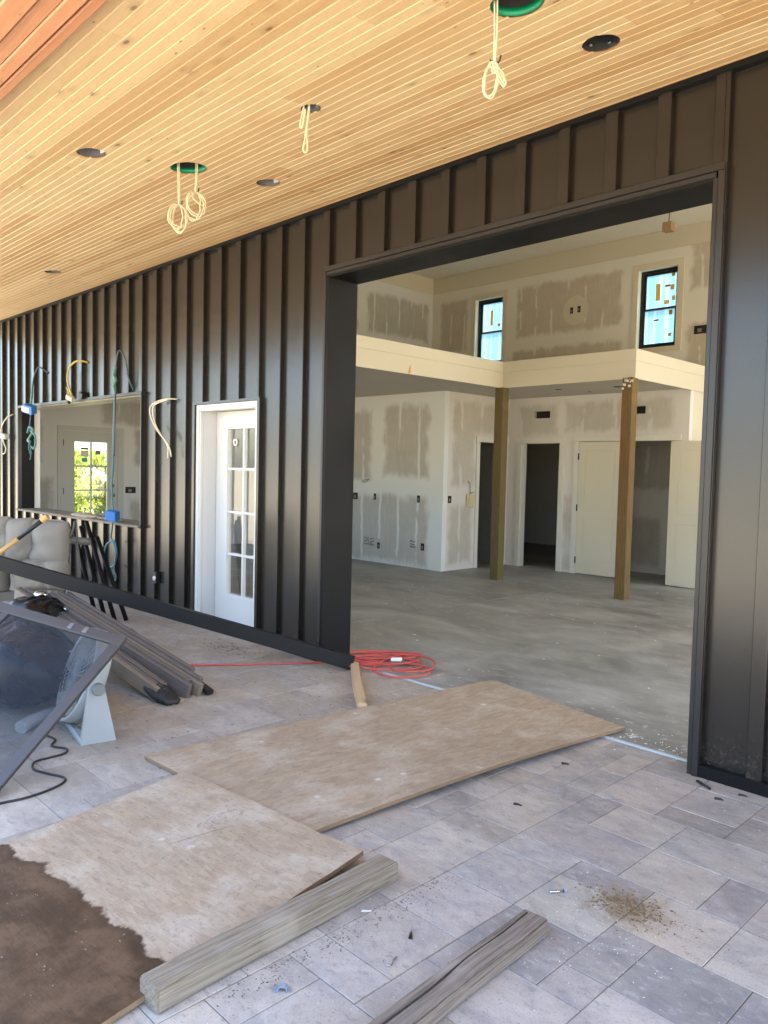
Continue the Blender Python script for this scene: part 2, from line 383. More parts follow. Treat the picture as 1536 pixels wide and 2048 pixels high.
def osb(name, wet=False, stamp=None, turn=0.0):
    M = Mat(name, (.4,.33,.25), .8, 0, .3); v = M.co('obj')
    cell = M.n('ShaderNodeTexVoronoi', feature='F1'); M.li(cell.inputs['Vector'], M.map(v, (9,26,1), rot=(0,0,.25+turn))); cell.inputs['Scale'].default_value = 1.6
    cc = M.xyz(cell.outputs['Color'])
    g = M.noise(M.map(v, (3,22,1), rot=(0,0,.18+turn)), 3.2, 5, .65, .8); big = M.noise(v, 2.6, 5, .6); fine = M.noise(v, 55, 4, .7)
    c = M.mix(M.math('ADD', M.math('MULTIPLY', g, .6), M.math('MULTIPLY', cc[0], .4)), (.45,.36,.255), (.25,.185,.12))
    c = M.mix(M.math('MULTIPLY', M.rng(big, .48, .7), .6), c, (.50,.445,.36))
    c = M.mix(M.math('MULTIPLY', M.rng(M.noise(v, 6, 4), .56, .7), .4), c, (.40,.28,.17))
    c = M.mix(M.math('MULTIPLY', M.rng(fine, .54, .68), .5), c, (.17,.13,.10))
    pl = M.math('MULTIPLY', M.rng(M.vor(v, 5.5), .14, .05), M.rng(big, .5, .62))
    c = M.mix(M.math('MULTIPLY', pl, .75), c, (.68,.65,.6))
    fib = M.noise(M.map(v, (7,95,1), rot=(0,0,.12+turn)), 2.2, 4, .7, .5)
    c = M.mix(M.math('MULTIPLY', M.rng(fib, .54, .68), .34), c, (.16,.115,.075)); c = M.mix(M.math('MULTIPLY', M.rng(fib, .44, .32), .28), c, (.56,.50,.41))
    s = M.xyz(v)
    if stamp:
        sx, sy = stamp
        ang = M.map(v, (1,1,1), loc=(-sx,-sy,0)); q = M.xyz(M.map(ang, (24,9,1)))
        rad = M.math('POWER', M.math('ADD', M.math('POWER', q[0], 2.0), M.math('POWER', q[1], 2.0)), .5)
        ring = M.math('MULTIPLY', M.rng(M.math('ABSOLUTE', M.math('SUBTRACT', rad, 1.0)), .12, .04), M.rng(M.noise(v, 30, 3), .42, .55))
        ins = M.math('MULTIPLY', M.rng(rad, .9, .7), M.rng(M.noise(M.map(v, (40,90,1)), 1, 2), .55, .62))
        c = M.mix(M.math('MULTIPLY', M.math('MAXIMUM', ring, ins), .45), c, (.14,.125,.115))
        ln = M.math('MULTIPLY', M.rng(M.math('ABSOLUTE', M.math('SUBTRACT', M.math('SUBTRACT', s[0], sx+.08), M.math('MULTIPLY', M.math('SUBTRACT', s[1], sy), .25))), .004, .001), M.math('MULTIPLY', M.rng(s[1], sy+.02, sy-.02), M.rng(s[1], sy-.30, sy-.2)))
        c = M.mix(M.math('MULTIPLY', ln, .6), c, (.08,.07,.06))
    M.set('Roughness', .82)
    if wet:
        # soaked corner: a ragged tide line
        e = M.math('MULTIPLY', s[1], -1.0)
        e = M.math('ADD', e, M.math('MULTIPLY', M.math('SUBTRACT', M.noise(M.map(v, (5,2.8,1), rot=(0,0,-.45)), 2.0, 6, .68), .5), .105))
        e = M.math('ADD', e, M.math('MULTIPLY', M.math('SUBTRACT', M.noise(v, 3.4, 3), .5), .20))
        wm = M.rng(e, WET-.008, WET+.008)
        wc = M.mix(M.rng(M.noise(v, 7, 6, .7), .36, .64), (.060,.036,.020), (.128,.080,.046))
        wc = M.mix(M.math('MULTIPLY', M.rng(fine, .55, .7), .5), wc, (.05,.03,.02))
        rim = M.math('MULTIPLY', M.rng(e, WET+.05, WET+.012), wm); wc = M.mix(M.math('MULTIPLY', rim, .45), wc, (.045,.026,.015)); c = M.mix(wm, c, wc); M.set('Roughness', M.rng(wm, 0, 1, .82, .5))
    M.set('Base Color', c); M.bump(M.math('ADD', g, M.math('MULTIPLY', fine, .6)), .35, .004)
    return M.m
WET = .865
OSB1 = osb('weathered_sheathing')
OSB2 = osb('weathered_sheathing_wet', True, (.54,-.20), -1.35)
OSBEDGE = plain('sheathing_edge', (.23,.15,.085), .85, var=.35, scale=40)

def glass(name, tint=(.92,.95,.93), refl=1.0):
    M = Mat(name); nt = M.nt; nt.nodes.remove(M.b)
    tr = M.n('ShaderNodeBsdfTransparent'); tr.inputs[0].default_value = (*tint, 1)
    gl = M.n('ShaderNodeBsdfGlossy'); gl.inputs['Roughness'].default_value = .02
    fr = M.n('ShaderNodeFresnel'); fr.inputs[0].default_value = 1.5
    mx = M.n('ShaderNodeMixShader'); M.li(mx.inputs[0], M.math('MULTIPLY', fr.outputs[0], 1.7*refl, clamp=True))
    nt.links.new(tr.outputs[0], mx.inputs[1]); nt.links.new(gl.outputs[0], mx.inputs[2]); nt.links.new(mx.outputs[0], M.out.inputs[0])
    return M.m
GLASS = glass('window_glass')
def screen_mesh_mat():
    M = Mat('insect_mesh'); nt = M.nt; v = M.co('obj')
    tr = M.n('ShaderNodeBsdfTransparent'); tr.inputs[0].default_value = (.95,.97,1,1)
    M.set('Base Color', (.034,.042,.055)); M.set('Roughness', .7); M.set('Specular IOR Level', .2)
    f = M.noise(v, 2.5, 3)
    mx = M.n('ShaderNodeMixShader'); M.li(mx.inputs[0], M.rng(f, .3, .7, .40, .50))
    nt.links.new(tr.outputs[0], mx.inputs[1]); nt.links.new(M.b.outputs[0], mx.inputs[2]); nt.links.new(mx.outputs[0], M.out.inputs[0])
    return M.m
MESHMAT = screen_mesh_mat()
def film_mat():
    M = Mat('blue_window_film'); nt = M.nt; v = M.co('pos')
    st = M.noise(M.map(v, (9,1,.25)), 1.3, 3); c = M.mix(M.rng(st, .4, .62), (.16,.235,.265), (.29,.355,.37))
    tl = M.n('ShaderNodeBsdfTranslucent'); M.li(tl.inputs[0], c); M.set('Base Color', c); M.set('Roughness', .5)
    mx = M.n('ShaderNodeMixShader'); mx.inputs[0].default_value = .8
    nt.links.new(M.b.outputs[0], mx.inputs[1]); nt.links.new(tl.outputs[0], mx.inputs[2])
    tr = M.n('ShaderNodeBsdfTransparent'); tr.inputs[0].default_value = (.50,.72,.78,1)
    m2 = M.n('ShaderNodeMixShader'); m2.inputs[0].default_value = .38
    nt.links.new(mx.outputs[0], m2.inputs[1]); nt.links.new(tr.outputs[0], m2.inputs[2]); nt.links.new(m2.outputs[0], M.out.inputs[0])
    return M.m
FILM = film_mat()
def leaf_mat():
    M = Mat('sunlit_leaf', (.12,.20,.03), .5); nt = M.nt; v = M.co('pos')
    c = M.mix(M.noise(v, 6, 3), (.15,.20,.018), (.30,.34,.04)); M.set('Base Color', c)
    tl = M.n('ShaderNodeBsdfTranslucent'); M.li(tl.inputs[0], M.mix(.5, c, (.3,.42,.03)))
    mx = M.n('ShaderNodeMixShader'); mx.inputs[0].default_value = .45
    nt.links.new(M.b.outputs[0], mx.inputs[1]); nt.links.new(tl.outputs[0], mx.inputs[2]); nt.links.new(mx.outputs[0], M.out.inputs[0])
    return M.m
LEAF = leaf_mat()
def fabric():
    M = Mat('beige_fabric', (.36,.33,.28), .9, 0, .2); v = M.co('pos')
    f = M.noise(v, 4, 4); wv = M.noise(M.map(v, (90,90,90)), 3, 2)
    M.set('Base Color', M.mix(f, (.20,.185,.155), (.29,.268,.225))); M.bump(wv, .25, .002); return M.m
FABRIC = fabric()
BLACK = plain('black_plastic', (.012,.012,.013), .45)
BAGMAT = plain('black_bag_film', (.006,.006,.007), .3, spec=.3)
RUBBER = plain('black_rubber', (.015,.015,.016), .6)
REDCORD = plain('red_cord', (.52,.075,.055), .5, var=.2)
IVORY = plain('ivory_cable', (.66,.60,.44), .45)
YELLOW = plain('yellow_cable', (.50,.37,.06), .45)
BLUEBOX = plain('blue_box_plastic', (.045,.19,.52), .4)
TEAL = plain('green_tape', (.06,.20,.16), .5, var=.3, scale=30)
NAVYCABLE = plain('blue_grey_cable', (.035,.075,.10), .45)
TEALCABLE = plain('teal_cable', (.045,.16,.19), .5)
STEEL = plain('bright_steel', (.55,.55,.55), .25, 1.0, var=.1)
CANMETAL = plain('can_metal', (.17,.17,.175), .4, .3)
GREENRING = plain('green_ring', (.0,.22,.10), .45)
FANGREY = plain('fan_plastic', (.33,.36,.37), .4, var=.06)
FANDARK = plain('fan_cap', (.17,.19,.20), .45)
FRAMEALU = plain('grey_brown_aluminium', (.062,.058,.058), .38, spec=.4)
PIPEGREY = plain('grey_pipe', (.16,.165,.15), .4)
BARMAT = plain('dark_bar_metal', (.0125,.0115,.0108), .5, var=.04, scale=2, spec=.25)
PAPER = plain('white_paper', (.75,.74,.70), .8, var=.05)
ORANGE = plain('orange_label', (.75,.33,.10), .7)
TAN = plain('tan_cardboard', (.34,.22,.11), .8)
TAGMAT = plain('manila_tag', (.60,.50,.30), .8)
BLUESTRIP = plain('slab_edge_pale', (.46,.51,.52), .7)  # pale blue-grey for the strip along the slab's front edge
CLIPMAT = plain('grey_clip_plastic', (.22,.27,.33), .4)
HANDLE = plain('yellow_wood_handle', (.58,.34,.12), .4, var=.15)
VOID = plain('dark_cavity', (.02,.018,.015), .9)
INK = plain('black_ink', (.015,.015,.015), .6)

# ================================================================== GROUND
g = MB(); g.box((-300,-300,-.6), (300,300,-.09))
struct('ground', g, SOIL)
GX0, GDX, GY0, GDY = -1.553, .1522, -1.545, .1515
pb = MB(); pb.box((-13.4,-6.4,-.088), (3.2,.12,-.0034))
patio = struct('patio', pb, SAND)
def paving():
    I0, I1, J0, J1 = -77, 31, -31, 11
    seeds = [(-2,6,0,9),(0,6,2,7),(0,7,2,9),(2,6,4,8),(-2,4,-1,6),(-1,4,1,6),(1,4,4,6),(-2,2,1,4),(1,2,3,4),(3,2,4,4),(0,1,2,2),(-2,1,0,2),
             (-2,-1,0,1),(2,0,4,2),(3,-2,5,0),(2,-2,3,0),(-2,-3,0,-1),(-4,1,-2,2),(-4,-1,-2,1),(0,-1,2,1),(4,0,6,2),(5,-2,7,0),(0,-3,2,-1),(0,-4,1,-3),(-4,2,-2,5),(-2,9,0,11),(1,-5,3,-3),(3,-4,5,-2),(-2,-5,0,-3)]
    dark = {(3,-2):(.72,.75,.80), (2,-2):(.80,.81,.85), (5,-2):(.76,.79,.86), (0,-3):(.78,.81,.87), (2,0):(1.16,1.13,1.10), (-2,2):(.9,.9,.95), (-2,6):(1.1,1.06,1.06), (1,4):(1.0,1.02,1.04), (-2,-3):(1.12,1.1,1.12), (4,0):(1.15,1.16,1.16), (0,-1):(1.05,1.07,1.04)}
    used = set(); tiles = []
    def ok(a, b, c, d): return a >= I0 and c <= I1 and b >= J0 and d <= J1 and all((i, j) not in used for i in range(a, c) for j in range(b, d))
    def put(a, b, c, d):
        tiles.append((a, b, c, d))
        for i in range(a, c):
            for j in range(b, d): used.add((i, j))
    for t in seeds:
        if ok(*t): put(*t)
    rr = random.Random(3)
    for j in range(J0, J1):
        for i in range(I0, I1):
            if (i, j) in used: continue
            opts = [(3,2),(2,3),(2,2),(2,2),(3,2),(1,2),(2,1)]; rr.shuffle(opts)
            for a, b in opts + [(1,2),(2,1),(1,1)]:
                if ok(i, j, i+a, j+b): put(i, j, i+a, j+b); break
    inv = CAM.inverted()
    def area(t):
        c = Vector((GX0+GDX*(t[0]+t[2])/2, GY0+GDY*(t[1]+t[3])/2, 0)); q = inv @ c
        if q.z > -.4: return 0
        x, y = q.x/-q.z, q.y/-q.z
        if abs(x) > .56 or abs(y) > .74: return 0
        return (t[2]-t[0])*(t[3]-t[1])/(-q.z)**3
    tiles.sort(key=area, reverse=True)
    cache = {}; rest = MB()
    for n, t in enumerate(tiles):
        wx, wy = (t[2]-t[0])*GDX-.0034, (t[3]-t[1])*GDY-.0034
        c = Vector((GX0+GDX*(t[0]+t[2])/2, GY0+GDY*(t[1]+t[3])/2, 0))
        if n < 290 and area(t) > 0:
            k = (t[2]-t[0], t[3]-t[1])
            if k not in cache:
                b = MB(); b.box((-wx/2,-wy/2,-.05), (wx/2,wy/2,0), bev=.0018); cache[k] = b.mesh('paver', PAVER)
            o = bpy.data.objects.new('paver', cache[k]); COL.objects.link(o); o.parent = patio
            o.location = c + Vector((0,0,rr.uniform(-.0010,.0008))); o.rotation_euler = (rr.uniform(-.002,.002), rr.uniform(-.002,.002), rr.uniform(-.004,.004))
            if (t[0], t[1]) in dark: tint = dark[(t[0], t[1])]
            else:
                l = rr.choice((.84,.92,.98,1.02,1.06,1.12))*rr.uniform(.97,1.03); h = rr.uniform(-.05, .05); tint = (l+h*.3, l-abs(h)*.2, l-h)
            o.color = (*tint, 1)
        else: rest.box((c.x-wx/2, c.y-wy/2, -.05), (c.x+wx/2, c.y+wy/2, -.001))
    o = rest.build('paver', PAVER, patio); stuff(o)
paving()

# ================================================================== HOUSE SHELL
XL, XR, YB = -12.8, 2.2, 10.15
OPN = (-4.62, -1.632, -1, 3.052); DOOR = (-6.536, -5.522, -1, 2.092); WIN = (-11.15, -7.60, .845, 2.262)
# interior slab with its front edge strip
b = MB(); b.box((XL-.2,.128,-.2), (XR+.2,YB+.2,.008)); slab = struct('concrete_floor', b, CONCRETE)
b = MB(); b.box((-4.59,.110,-.03), (-1.67,.130,.0095)); b.build('sill_strip', BLUESTRIP, slab)
jm = plain('saw_joint', (.27,.265,.24), .9)
for p, q in (((-9.5,2.9,.0082),(-1.7,2.9,.0082)), ((-5.6,.2,.0082),(-5.6,4.7,.0082))):
    b = MB(); b.beam(p, q, .005, .003); b.build('control_joint', jm, slab)

house = thing('house', 'dark brown metal sided house with a wide doorless opening and white door', 'house', (-5,0,0))
DRYF = drywall('front_wall_drywall', 'x', [(-4.6,-2,3.2,4.8)], paint=(0.747,0.722,0.692))
b = MB(); wall(b, 'x', .022, .25, XL, XR, -.15, 6.2, [OPN, DOOR, WIN]); struct('front_wall', b, DRYF)
# panels and battens
B0, BS, BW, BD, ZT = -1.611, .2995, .072, .038, 3.50
for k in range(-13, 38):
    xr = B0 - BS*k; xl = xr - BW
    boxes('siding_panel', SIDING, house, [((a,0,z0), (c,.021,z1)) for a, c, z0, z1 in rects(xr-BS+.001, xr-.001, .03, 3.52, [OPN, DOOR, WIN])])
    pr = rects(xl, xr, .03, ZT, [OPN, DOOR, WIN])
    boxes('batten', SIDING, house, [((a,-BD,z0), (c,.004,z1)) for a, c, z0, z1 in pr if c-a > .01], .003)
b = MB(); b.box((XL-.3,-.046,3.492), (XR+.3,.002,3.524)); b.build('top_trim', JAMB, house)
boxes('base_trim', JAMB, house, [((x0,-.05,-.002), (x1,.0015,.062)) for x0, x1 in ((XL-.3,-6.58), (-5.48,-4.655), (-1.625,XR+.3))], .004)
# opening trim
boxes('opening_trim', GREYTRIM, house, [((-4.645,-.058,3.022), (-1.612,.001,3.058)), ((-4.62,-.048,2.994), (-1.655,.001,3.0215)), ((-4.645,-.056,-.002), (-4.617,.001,3.0215)), ((-1.645,-.056,-.004), (-1.612,.001,3.0215)), ((-1.672,-.046,-.004), (-1.646,.001,2.9935))], .003)
boxes('jamb', JAMB, house, [((-4.6165,-.05,.0), (-4.592,.252,2.992)), ((-1.668,.003,.009), (-1.6345,.252,2.992))], .002)
b = MB(); b.box((-4.591,-.044,2.977), (-1.669,.252,2.993)); b.build('head_lining', JAMB, house)
# serving window: metal return, sill board
sw = MB()
x0, x1, z0, z1 = WIN
for a, c in (((x0-.02,-.052,z1-.012),(x1+.02,.001,z1+.02)), ((x0-.02,-.052,z0),(x0+.012,.001,z1-.013)), ((x1-.010,-.046,z0),(x1+.008,.001,z1-.013))): sw.box(a, c)
swo = sw.build('serving_window', GREYTRIM, house)
boxes('window_return', JAMB, swo, [((x0+.001,.002,z0+.03), (x0+.02,.165,z1-.001)), ((x1-.02,.002,z0+.03), (x1-.001,.165,z1-.001))])
b = MB(); b.box((x0+.021,.002,z1-.02), (x1-.021,.262,z1-.001)); b.build('window_head', plain('window_head_board', (.42,.40,.30), .35), swo)
b = MB(); b.box((x0-.01,-.075,z0+.002), (x1+.005,.30,z0+.029), bev=.004); b.build('sill', TANWOOD, swo)

# french door
fd = MB()
lx0, lx1, ly = -6.464, -5.575, .16
gx0, gx1, gz = -6.262, -5.735, (.31,.695,1.093,1.497,1.876)
for a, c, d, e in rects(lx0, lx1, .045, 2.035, [(gx0, gx1, gz[0], gz[-1])]): fd.box((a,ly,d), (c,ly+.045,e))
fdo = fd.build('french_door', WHITE, house)
b = MB()
for a, c in (((-6.536,-.022,0),(-6.490,.001,2.046)), ((-5.566,-.022,0),(-5.522,.001,2.046)), ((-6.536,-.022,2.0465),(-5.522,.001,2.091)),
             ((-6.490,-.012,.005),(-6.474,.02,2.032)), ((-5.582,-.012,.005),(-5.566,.02,2.032)), ((-6.490,-.012,2.0325),(-5.566,.02,2.0462))): b.box(a, c, bev=.003)
b.box((-6.5355,.021,.005), (-6.470,.24,2.06)); b.box((-5.566,.021,.005), (-5.5225,.24,2.06)); b.box((-6.469,.021,2.040), (-5.567,.24,2.06))
b.build('door_frame', WHITE, fdo)
boxes('door_trim', SIDING, fdo, [((-6.575,-.040,-.002), (-6.538,.001,2.115)), ((-5.520,-.040,-.002), (-5.485,.001,2.115)), ((-6.537,-.040,2.093), (-5.521,.001,2.115))])
b = MB(); b.box((-6.468,.0,-.002), (-5.57,.22,.036), bev=.004); b.build('threshold', plain('grey_threshold', (.2,.2,.19), .5), fdo)
b = MB()      # raised glass surround and muntins
for a, c, d, e in rects(gx0-.028, gx1+.028, gz[0]-.028, gz[-1]+.028, [(gx0+.006, gx1-.006, gz[0]+.006, gz[-1]-.006)]): b.box((a,ly-.014,d), (c,ly+.03,e))
b.build('glazing_bead', WHITE, fdo)
xm = (gx0+gx1)/2
b = MB(); b.box((xm-.011,ly-.006,gz[0]), (xm+.011,ly+.03,gz[-1]))
for z in gz[1:-1]:
    b.box((gx0,ly-.005,z-.011), (xm-.0112,ly+.03,z+.011)); b.box((xm+.0112,ly-.005,z-.011), (gx1,ly+.03,z+.011))
b.build('muntin', WHITE, fdo)
for i in range(4):
    for xa, xb in ((gx0, xm-.011), (xm+.011, gx1)):
        b = MB(); b.quad((xa,ly+.022,gz[i]+.01), (xb,ly+.022,gz[i]+.01), (xb,ly+.022,gz[i+1]-.01), (xa,ly+.022,gz[i+1]-.01)); b.build('pane', GLASS, fdo)
b = MB(); mm = axes((-6.16,ly+.012,1.745), (1,0,0), (0,0,1)); b.lathe([(.018,.004),(.034,.006),(.036,-.002),(.018,-.004),(.018,.004)], mm, 20); b.build('lock_cover', PAPER, fdo)
b = MB(); b.box((-5.82,ly+.016,1.62), (-5.76,ly+.019,1.83)); b.build('sticker', PAPER, fdo)

# remaining shell walls
b = MB(); EDO = (1.239-.003, 2.158+.003, -1, 2.047)
EW = drywall('end_wall_drywall', 'y', [(.35,1.05,.2,1.25), (.3,.9,1.5,2.2), (2.4,3.4,.2,.9), (1.9,3.3,2.2,2.6), (2.5,3.2,1.5,2.1), (8.0,10.0,4.6,5.5), (5.4,7.7,4.6,5.5), (2.6,5.0,4.6,5.5)], paint=(0.685,0.675,0.652), board=(0.439,0.420,0.365))
wall(b, 'y', XL-.2, XL, -.0+.023, YB+.2, -.15, 6.2, [EDO]); struct('end_wall', b, EW)
k = (YB+3.9043)/(9.9+3.9043)          # back wall coordinates measured on the plane y = 9.9, carried to YB
wx = lambda x: x*k
wz = lambda z: 1.52 + (z-1.52)*k
W1 = (wx(-11.263), wx(-10.50), wz(3.93), wz(5.392)); W2 = (wx(-7.32), wx(-6.552), wz(3.93), wz(5.392))
BWD = drywall('back_wall_drywall', 'x', [(wx(-12.3),wx(-11.5),wz(4.3),wz(5.45)), (wx(-10.12),wx(-7.65),wz(4.42),wz(5.5)), (wx(-10.2),wx(-7.6),wz(3.5),wz(4.15)), (wx(-6.3),wx(-5.5),wz(4.9),wz(5.9)), (wx(-6.35),wx(-5.0),wz(3.2),wz(4.3)), (-4,-1,3.5,5.5)], paint=(0.747,0.722,0.638), board=(0.532,0.469,0.380))
b = MB(); wall(b, 'x', YB, YB+.2, XL, XR, -.15, 6.2, [W1, W2]); struct('back_wall', b, BWD)
b = MB(); wall(b, 'y', XR, XR+.2, .023, YB+.2, -.15, 6.2, [(.8,5.4,-1,3.6), (6.0,9.4,.3,5.2)]); struct('right_wall', b, drywall('right_wall_drywall', 'y', [(5,9,3.4,5.2)]))  # out of view; openings added and made large to light the room
CEIL = drywall('ceiling_drywall', 'x', [(-12,-9.5,3,5), (-8.8,-5.6,3,5), (-4,-1,0,2)], paint=(0.747,0.722,0.665), board=(0.654,0.638,0.556))
b = MB(); b.box((XL-.3,-.3,wz(6.06)), (XR+.3,YB+.3,6.5)); struct('room_ceiling', b, CEIL)
zc6 = wz(6.06)
b = MB(); b.box((XL,YB-.018,wz(5.70)), (XR,YB-.0005,zc6-.002)); b.box((XL+.0005,.3,wz(5.70)), (XL+.018,YB-.019,zc6-.002)); struct('frieze_trim', b, CREAM)

# ================================================================== LOFT AND LOWER ROOMS
LX, RX, FY = -6.645, -4.66, 4.88
loft = thing('loft_floor', 'loft floor with a stepped cream fascia over the timber posts', 'loft', (-7,5,2.722))
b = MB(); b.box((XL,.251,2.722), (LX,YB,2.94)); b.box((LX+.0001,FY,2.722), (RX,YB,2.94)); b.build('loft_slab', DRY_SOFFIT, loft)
t = .02
boxes('fascia', CREAM, loft, [((LX,.251,2.700), (LX+t,FY-t,2.915)), ((LX,FY-t+.0002,2.700), (RX+t,FY,2.915)), ((RX,FY+.0005,2.700), (RX+t,YB-.02,2.915))])
t = .028
boxes('fascia_cap', CREAM, loft, [((LX-.09,.251,2.9152), (LX+t,FY-t,3.058)), ((LX-.09,FY-t+.0003,2.9152), (RX+t,FY+.08,3.058)), ((RX-.08,FY+.0803,2.9152), (RX+t,YB-.02,3.058))], .002)
for x, y, r in ((-6.2,5.6,.05), (-5.35,5.75,.07), (-6.0,6.1,.03), (-9.6,3.3,.06)):
    b = MB(); b.lathe([(0,2.7205),(r,2.7205),(r,2.7212)], Matrix.Translation((x,y,0)), 16); b.build('downlight_hole', VOID, loft)
LWD = drywall('left_room_wall_drywall', 'x', [(-10.6,-9.25,1.35,2.5), (-8.95,-7.98+.0,1.42,2.55), (-10.6,-7.98,.05,1.12), (-12.4,-11,.3,2.3)], paint=(0.747,0.762,0.718), board=(0.492,0.469,0.410), streak=.42)
b = MB(); wall(b, 'x', 4.854, 4.95, XL, -7.674, -.1, 2.7215); lw = struct('left_room_wall', b, LWD)
WYD = drywall('passage_wall_drywall', 'y', [(5.05,5.6,1.3,2.62), (5.3,6.5,2.13,2.6), (5.0,5.55,.1,1.0)], paint=(0.708,0.663,0.612), board=(0.532,0.488,0.410), streak=.5)
D1 = (5.70, 6.335, -1, 1.995)
b = MB(); wall(b, 'y', -7.77, -7.6742, 4.9501, 6.55, -.1, 2.7215, [D1]); pw = struct('passage_wall', b, WYD)
D2, D3 = (-7.396, -6.69, -1, 1.995), (-6.345, -4.878, -1, 2.02)
LBD = drywall('closet_wall_drywall', 'x', [(-7.48,-6.75,2.12,2.6), (-6.6,-4.9,2.17,2.62), (-6.6,-6.45,.05,1.2)], paint=(0.708,0.670,0.625), board=(0.532,0.495,0.424), streak=.55)
V1, V2 = (-7.195,-6.891,2.393,2.505), (-5.62,-5.302,2.406,2.518)
b = MB(); wall(b, 'x', 6.448, 6.55, -7.674, RX, -.1, 2.7215, [D2, D3, V1, V2]); cw = struct('closet_wall', b, LBD)
b = MB(); b.box((RX-.1,6.5501,-.1), (RX,YB,2.7215)); struct('side_wall', b, CREAM)
CLD = drywall('closet_inside_drywall', 'x', [(-6.3,-5.5,.1,.9), (-6.3,-5.2,1.3,2.4)], streak=.5, paint=(0.571,0.547,0.505), board=(0.399,0.366,0.306))  # wall colour darkened so the unlit rooms read as deeper shade
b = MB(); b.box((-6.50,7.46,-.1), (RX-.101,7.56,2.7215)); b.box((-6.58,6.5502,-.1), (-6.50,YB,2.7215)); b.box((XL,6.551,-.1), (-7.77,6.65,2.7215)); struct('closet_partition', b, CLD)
# casings
boxes('casing_board', TRIMCREAM, pw, (((-7.674,5.615,.008),(-7.655,5.698,1.994)), ((-7.674,6.337,.008),(-7.655,6.42,1.994)), ((-7.674,5.60,1.9945),(-7.652,6.435,2.082))), .003)
boxes('casing_board', TRIMCREAM, cw, (((-7.490,6.428,.008),(-7.398,6.4478,1.994)), ((-6.688,6.428,.008),(-6.596,6.4478,1.994)), ((-7.505,6.425,1.9945),(-6.581,6.4478,2.08)), ((-6.43,6.428,.008),(-6.347,6.4478,2.018)), ((-4.876,6.428,.008),(-4.79,6.4478,2.018)), ((-6.445,6.425,2.0185),(-4.756,6.4478,2.107)),
             ((-7.396,6.449,.008),(-7.382,6.56,1.994)), ((-6.704,6.449,.008),(-6.69,6.56,1.994)), ((-4.892,6.449,.008),(-4.878,6.56,2.018))), .003)
for v_ in (V1, V2):
    b = MB(); b.box((v_[0]+.001,6.52,v_[2]+.001), (v_[1]-.001,6.5505,v_[3]-.001)); b.build('vent_opening', VOID, cw)

def panel_door(x0, x1, y, z0, z1, mat, name, label, hinges=None, th=.035):
    t = thing(name, label, 'door', ((x0+x1)/2, y, z0))
    st = .115; zm = z0 + (z1-z0)*.46
    p1 = (x0+st, x1-st, z0+.22, zm-.06); p2 = (x0+st, x1-st, zm+.06, z1-.115)
    b = MB()
    for a, c, d, e in rects(x0, x1, z0, z1, [p1, p2]): b.box((a,y-th/2,d), (c,y+th/2,e))
    b.build('door_frame', mat, t)
    for p in (p1, p2):
        b = MB(); b.box((p[0]-.001,y-th/2+.009,p[2]-.001), (p[1]+.001,y+th/2-.009,p[3]+.001)); b.box((p[0]+.008,y-th/2+.006,p[2]+.008), (p[1]-.008,y,p[3]-.008), bev=.003); b.build('door_panel', mat, t)
    if hinges is not None:
        for z in (z0+.2, (z0+z1)/2, z1-.22):
            b = MB(); b.tube([(hinges,y-th/2-.006,z-.05), (hinges,y-th/2-.006,z+.05)], .011, 8, 1); b.build('hinge', BLACK, t)
    return t
panel_door(-6.342, -5.62, 6.452, .02, 2.012, DOORCREAM, 'interior_door', 'closed cream two panel door beside the right timber post', hinges=-6.345)
panel_door(-4.872, -4.15, 6.395, .02, 2.012, DOORCREAM, 'interior_door', 'open cream two panel door folded back against the wall by the metal jamb')
panel_door(-8.42, -7.78, 6.30, .02, 1.98, plain('dark_grey_door', (.16,.155,.14), .5), 'interior_door', 'grey door standing open in the dark doorway behind the left timber post')

# posts
def post(cx, cy, w, mat, label):
    b = MB(); b.box((cx-w/2,cy-w/2,.006), (cx+w/2,cy+w/2,2.7), bev=.007)
    o = b.solo('timber_post', mat, label, 'post', 'timber posts under the loft', (cx,cy,.006)); return o
post(-6.635, 4.862, .142, GREENPOST, 'greenish treated timber post nearest the passage doorway')
p2 = post(-4.672, 4.80, .138, BROWNPOST, 'amber timber post with a chewed white top under the loft corner')
b = MB(); rr = random.Random(5)
for i in range(16):
    x = -4.672+rr.uniform(-.06,.06); z = 2.69-abs(rr.gauss(0,.05)); s_ = rr.uniform(.006,.018)
    b.box((x-s_,4.729,z-s_), (x+s_,4.7335,z+s_*.6))
b.build('paint_chips', PAPER, p2)
# outlets and rough-in boxes on the walls
def outlet(p, w, h, axis, label, plate=False):
    t = MB(); x, y, z = p
    if axis == 'x': t.box((x-w/2,y-.004,z-h/2), (x+w/2,y,z+h/2))
    else: t.box((x,y-w/2,z-h/2), (x+.004,y+w/2,z+h/2))
    o = t.solo('outlet_box', VOID, label, 'outlet box', 'rough-in outlet boxes')
    c = MB()
    if axis == 'x': c.box((x-w*.22,y-.007,z-h*.3), (x+w*.1,y-.0042,z+h*.15))
    else: c.box((x+.0042,y-w*.22,z-h*.3), (x+.007,y+w*.1,z+h*.15))
    c.build('wire_end', plain('bare_wire_end', (.22,.2,.17), .5), o)
outlet((-9.62,4.854,1.075), .11, .11, 'x', 'double black outlet box at the jamb edge of the left room wall')
outlet((-9.147,4.854,1.083), .055, .10, 'x', 'slim black outlet box above the scribbled notes on the left room wall')
outlet((-8.172,4.854,1.084), .06, .11, 'x', 'slim black outlet box nearest the left room wall corner')
outlet((-9.038,4.854,.286), .055, .10, 'x', 'low black outlet box beside the two scribbled notes')
outlet((-8.062,4.854,.347), .07, .11, 'x', 'low black outlet box in a round white mud patch')
outlet((-7.6742,5.009,1.096), .08, .11, 'y', 'black outlet box just around the corner, left of the paper tags')
